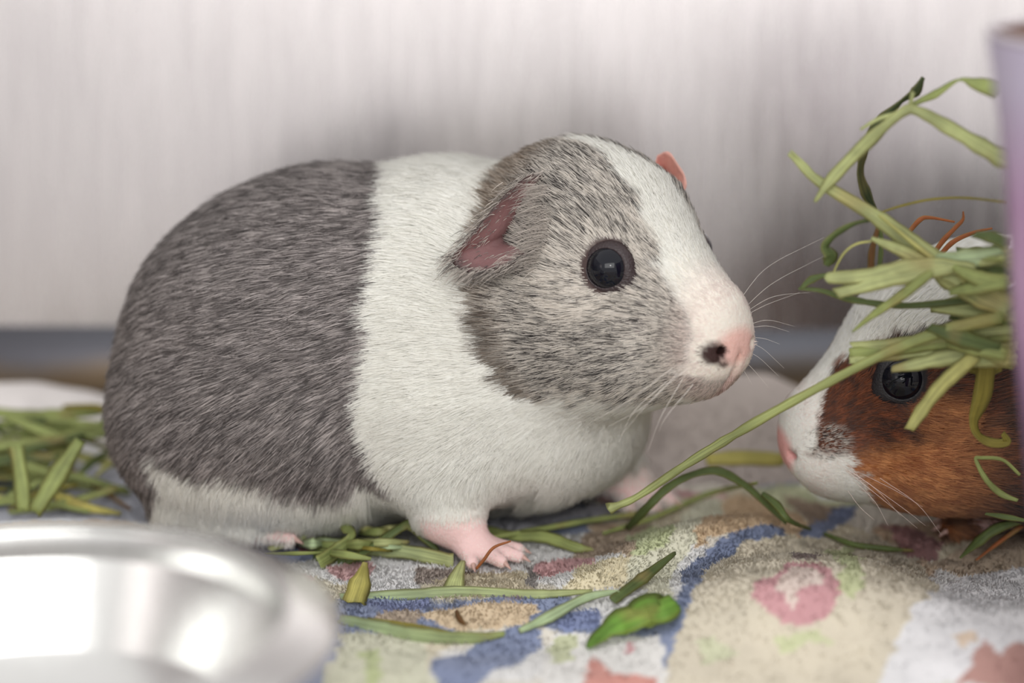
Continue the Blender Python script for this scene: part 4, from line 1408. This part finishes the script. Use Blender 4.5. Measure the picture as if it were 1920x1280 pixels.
B('hay_strand', 'reddish dry stem lying under the right-hand leaf', 'og', [(1830, 1050, 'f', .002), (1875, 1015, 'f', .006), (1930, 975, 'f', .012)], [3, 7, 9], 0.2, 0.3, group=G_R)
B('hay_strand', 'taller rust-brown twig standing up behind the hay', 'og', [(1735, 500, -.004), (1765, 455, -.004), (1790, 428, -.004), (1805, 412, -.004), (1806, 396, -.004)], [8, 8, 7, 5, 2], 0.0, 0.5, 0.0006, G_R)
B('hay_strand', 'shorter rust-brown twig leaning beside the taller one', 'og', [(1752, 492, -.002), (1785, 455, -.002), (1825, 436, -.002), (1860, 428, -.004)], [7, 8, 6, 3], 0.0, 0.5, 0.0006, G_R)
B('hay_strand', 'faint orange twig curving behind the slanting stem', 'og', [(1700, 440, .004), (1725, 412, .004), (1745, 408, .004), (1790, 416, .004)], [6, 8, 5, 3], 0.0, 0.5, 0.0005, G_R)
B('hay_strand', 'pair of dim vertical stalks behind the hay, browner one', 'br', [(1633, 512, .03), (1635, 470, .03), (1648, 420, .03)], [12, 10, 7], 0, 0.5, 0.0006, G_R)
B('hay_strand', 'pair of dim vertical stalks behind the hay, greener one', 'g3', [(1648, 512, .03), (1652, 460, .03), (1650, 405, .03)], [8, 8, 6], 0, 0.5, 0.0006, G_R)
B('hay_strand', 'fine pale tendril looping left of the split blades', 'st', [(1560, 516, -.026), (1580, 478, -.026), (1604, 458, -.026), (1634, 452, -.028)], [3, 4, 4, 3], 0.0, 0.4, 0.0003, G_R)
# packed inner blades next to the tub
rh = random.Random(4)
for i in range(46):
    py = 462 + i * 5.0 + rh.uniform(-8, 8)
    l = rh.uniform(50, 140)
    x1 = rh.uniform(1870, 1915)
    y0 = rh.uniform(-.044, -.024)
    sl = rh.uniform(-0.35, 0.30)
    ink = rh.choice(['g1', 'g2', 'g2', 'g3', 'ol', 'pm', 'g1'])
    w_ = rh.uniform(12, 34)
    B('hay_strand', INKW[ink] + ' hay blade packed in the tangle beside the purple tub', ink, [(x1 - l, py + sl * l, y0 + .004), (x1 - l * .5, py + sl * l * .55 + rh.uniform(-8, 8), y0), (x1, py, y0 - .002)], [w_ * .5, w_, w_ * .9], rh.uniform(-0.6, 0.7), 0.25, group=G_I)
# --- hay on the blanket, centre
B('hay_strand', 'split hay bundle rising in front of the white hind quarter', 'g2', [(408, 992, 'f', .002), (470, 966, 'f', .008), (530, 948, 'f', .012), (578, 935, 'f', .016)], [12, 24, 15, 7], 0.2, 0.35, group=G_F, tip='g1')
B('hay_strand', 'hay blade folded like a knee in front of the white belly', 'g2', [(600, 931, 'f', .014), (628, 962, 'f', .011), (652, 992, 'f', .009), (658, 1006, 'f', .008), (635, 1030, 'f', .004), (598, 1056, 'f', .002)], [5, 18, 20, 14, 26, 26], [0.2, 0.5, 0.2], 0.2, group=G_F)
B('hay_strand', 'broad olive hay blade lying along the bowl rim', 'g2', [(430, 1002, 'f', .003), (500, 1004, 'f', .004), (570, 1000, 'f', .005), (638, 988, 'f', .006)], [16, 26, 22, 10], 0.3, 0.25, group=G_F)
B('hay_strand', 'wide pale striped hay blade touching the front paw', 'pm', [(585, 1018, 'f', .003), (670, 1024, 'f', .003), (760, 1034, 'f', .003), (850, 1052, 'f', .002)], [24, 27, 23, 24], 0.35, 0.2, group=G_F, tip='g1')
B('hay_strand', 'green hay blade bent up beside the front leg', 'g3', [(650, 1055, 'f', .002), (700, 1024, 'f', .005), (750, 990, 'f', .010), (772, 984, 'f', .011), (795, 1005, 'f', .007), (822, 1034, 'f', .002)], [8, 14, 14, 22, 20, 5], [0.2, 0.4, 0.3], 0.25, group=G_F)
B('hay_strand', 'short upright pale blade below the front paw', 'g1', [(850, 1106, 'f', .001), (856, 1082, 'f', .003), (868, 1052, 'f', .004)], [34, 26, 8], 0.2, 0.2, group=G_F)
B('hay_strand', 'tangled short hay blade left of the front paw', 'g1', [(640, 1010, 'f', .004), (690, 1016, 'f', .004), (745, 1012, 'f', .004)], [8, 14, 6], 0.4, 0.2, group=G_F)
B('hay_strand', 'dark short hay blade under the pale striped one', 'g3', [(590, 1045, 'f', .001), (640, 1050, 'f', .001), (690, 1046, 'f', .001)], [14, 22, 10], 0.4, 0.2, group=G_F)
B('hay_strand', 'slim hay blade beside the bowl pointing at the hind foot', 'g1', [(505, 1030, 'f', .002), (555, 1012, 'f', .005), (600, 985, 'f', .008)], [10, 12, 5], 0.3, 0.2, group=G_F)
B('hay_strand', 'long flat pale blade stretched across the blanket below the paw', 'pm', [(640, 1118, 'f', .001), (740, 1116, 'f', .001), (870, 1110, 'f', .001), (1000, 1114, 'f', .001), (1110, 1108, 'f', .001)], [10, 18, 20, 16, 6], 0.2, 0.2, group=G_F, tip='g1')
B('hay_strand', 'blurred broad blade lying by the blue print at the bottom', 'pm', [(638, 1160, 'f', .001), (720, 1180, 'f', .001), (800, 1196, 'f', .001), (880, 1198, 'f', .001), (945, 1188, 'f', .001)], [16, 26, 30, 22, 8], 0.3, 0.2, group=G_F, tip='g2')
B('hay_strand', 'pale blurred blade pointing up right beside the blue dots', 'pm', [(975, 1182, 'f', .001), (1030, 1156, 'f', .002), (1100, 1120, 'f', .003), (1160, 1108, 'f', .003)], [10, 18, 16, 6], 0.2, 0.2, group=G_F)
B('hay_strand', 'dark green blade leaning on the small ridge of the blanket', 'g3', [(1148, 1126, 'f', .002), (1205, 1084, 'f', .003), (1266, 1036, 'f', .004)], [16, 20, 6], 0.3, 0.25, group=G_F)
B('hay_strand', 'green blade lying just right of the front paw', 'g2', [(905, 990, 'f', .002), (960, 1004, 'f', .002), (1020, 1006, 'f', .003), (1080, 1026, 'f', .002), (1112, 1030, 'f', .001)], [12, 16, 20, 18, 4], 0.3, 0.25, group=G_F)
B('hay_strand', 'thin straight stem between the front paw and the far paw', 'g2', [(905, 1010, 'f', .003), (1000, 994, 'f', .003), (1090, 978, 'f', .003), (1200, 962, 'f', .004)], [7, 10, 10, 8], 0, 0.5, 0.0006, G_F)
B('hay_strand', 'dark arched blade springing up between the two animals', 'g3', [(1175, 992, 'f', .003), (1210, 955, .010), (1250, 916, .010), (1295, 891, .012), (1345, 883, .014), (1395, 908, .016), (1440, 948, .016), (1475, 982, 'f', .004)], [10, 15, 14, 12, 16, 12, 10, 5], [0.2, 0.6, 0.2], 0.3, group=G_F)
B('hay_strand', 'fine stem running along the ridge under the arched blade', 'g2', [(1130, 1000, 'f', .002), (1230, 968, 'f', .003), (1330, 925, 'f', .004), (1420, 905, .02)], [6, 9, 9, 5], 0, 0.4, 0.0004, G_F)
B('hay_strand', 'orange dry fibre leaning across the front paw', 'og', [(893, 1066, 'f', .003), (908, 1048, -.014), (926, 1026, -.013), (958, 1014, -.012)], [4, 5, 5, 3], 0, 0.5, 0.0005, G_F)
B('hay_strand', 'yellow-green flat blade in front of the folded blanket edge', 'yl', [(1325, 862, .07), (1390, 858, .07), (1470, 862, .07)], [22, 24, 22], 0.2, 0.15, group=G_F)
B('hay_strand', 'thin dark stem on the puffed fold below the chin', 'g3', [(1545, 1000, 'f', .002), (1600, 1020, 'f', .002), (1660, 1028, 'f', .002), (1712, 1032, 'f', .002)], [6, 9, 9, 4], 0, 0.4, 0.0004, G_F)
B('hay_strand', 'curly green tendril under the pink muzzle', 'g3', [(1430, 925, .012), (1455, 945, .008), (1480, 975, .004), (1520, 992, 'f', .003)], [8, 14, 8, 5], 0.3, 0.4, 0.0004, G_F)
B('hay_strand', 'tiny brown fleck of stem on the orange print', 'br', [(856, 1146, 'f', .001), (862, 1160, 'f', .001), (872, 1170, 'f', .001)], [7, 9, 5], 0, 0.5, 0.0005, G_F)
B('hay_strand', 'brown edged blade beside the broad blurred one', 'ol', [(690, 1160, 'f', .001), (790, 1176, 'f', .001), (872, 1192, 'f', .001)], [6, 8, 5], 0.2, 0.2, group=G_F)
for i in range(11):
    x0, y0 = rh.uniform(470, 700), rh.uniform(985, 1040)
    l, a = rh.uniform(50, 130), rh.uniform(-0.35, 0.45)
    w_ = rh.uniform(7, 18)
    B('hay_strand', 'short hay scrap in the tangle between the bowl and the front paw', rh.choice(['g1', 'g2', 'g2', 'ol', 'pm', 'st']),
      [(x0, y0, 'f', .002), (x0 + l * .5, y0 - a * l * .5 * .5, 'f', rh.uniform(.003, .007)), (x0 + l, y0 - a * l * .5, 'f', rh.uniform(.002, .005))],
      [w_ * .5, w_, w_ * .4], rh.uniform(-.4, .6), 0.2, group='hay tangle between bowl and front paw')
# --- fresh leaf scraps
B('leaf_scrap', 'bright green torn leaf lying at the bottom of the blanket', 'lf', [(1104, 1214, 'f', .001), (1122, 1196, 'f', .002), (1140, 1180, 'f', .004), (1165, 1166, 'f', .005), (1190, 1156, 'f', .006), (1215, 1144, 'f', .005), (1240, 1142, 'f', .006), (1266, 1130, 'f', .004)], [10, 34, 30, 52, 46, 66, 50, 34], [0.9, 0.5, 0.8, 0.3], 0.12, 0.0004, cat='leaf')
B('leaf_scrap', 'dark green leaf piece tucked behind the front leg', 'lf', [(672, 992, 'f', .002), (712, 984, 'f', .003), (762, 968, 'f', .005)], [18, 26, 18], 0.3, 0.3, 0.0004, cat='leaf')
B('leaf_scrap', 'small yellow-green scrap standing up beside the bowl', 'yl', [(684, 1056, 'f', .012), (676, 1090, 'f', .006), (664, 1130, 'f', .001)], [8, 36, 34], 0.3, 0.45, 0.0005, cat='leaf', tip='yl')
# --- clump at the left
L_ = 'blurred %s blade in the hay clump behind the bowl'
B('hay_strand', 'broad green blade leaning left in the hay clump behind the bowl', 'g2', [(66, 958, .030), (105, 895, .035), (150, 826, .040)], [24, 32, 16], 0.2, 0.3, group=G_L)
B('hay_strand', 'upright green blade at the left end of the hay clump', 'g2', [(44, 955, .035), (40, 900, .040), (30, 835, .045)], [24, 26, 22], 0.2, 0.3, group=G_L)
B('hay_strand', 'long blade lying flat along the top of the left clump', 'g2', [(-20, 772, .110), (60, 780, .105), (140, 775, .100), (205, 768, .095)], [14, 22, 18, 10], 0.3, 0.2, group=G_L)
B('hay_strand', 'straw bent round against the grey rump', 'ol', [(120, 762, .100), (185, 764, .096), (212, 782, .092), (214, 815, .088)], [8, 10, 11, 8], 0.0, 0.5, 0.0006, G_L)
B('hay_strand', 'thin brown stem sloping from the left clump to the rump', 'br', [(132, 880, 'f', .006), (185, 915, 'f', .003), (245, 955, 'f', .002)], [7, 8, 5], 0, 0.5, 0.0006, G_L)
B('hay_strand', 'yellowish blade end lying below the left clump', 'yl', [(98, 922, 'f', .004), (125, 940, 'f', .004), (165, 952, 'f', .003), (225, 962, 'f', .002)], [12, 24, 16, 6], 0.2, 0.3, group=G_L)
for i in range(44):
    x = rh.uniform(-.215, -.142)
    y = rh.uniform(.050, .105)
    z = float(blanket_h(x, y)) + rh.uniform(.002, .026) * (0.5 + (y - .05) * 8)
    a = rh.uniform(-0.5, 0.5) + (math.pi / 2 if rh.random() < 0.12 else 0)
    l = rh.uniform(.022, .055)
    dx, dy, dz = math.cos(a) * l / 2, math.sin(a) * l / 2, rh.uniform(-.009, .009)
    if x + abs(dx) > -.137:
        x = -.139 - abs(dx)
    p0 = np.array([x - dx, y - dy, z - dz])
    p2 = np.array([x + dx, y + dy, z + dz])
    pm = np.array([x, y, z + rh.uniform(0, .004)])
    for p in (p0, pm, p2):
        p[2] = max(p[2], float(blanket_h(p[0], p[1])) + .0012)
    w_ = rh.uniform(.002, .0058)
    ink = rh.choice(['g1', 'g2', 'g2', 'g3', 'ol', 'st', 'g3'])
    B('hay_strand', 'blurred ' + INKW[ink] + ' hay blade in the loose clump left of the grey rump', ink, None, [w_ * .4, w_, w_ * .6], rh.uniform(-0.6, 0.8), 0.25, group='loose hay left of the rump', world_pts=[p0, pm, p2])
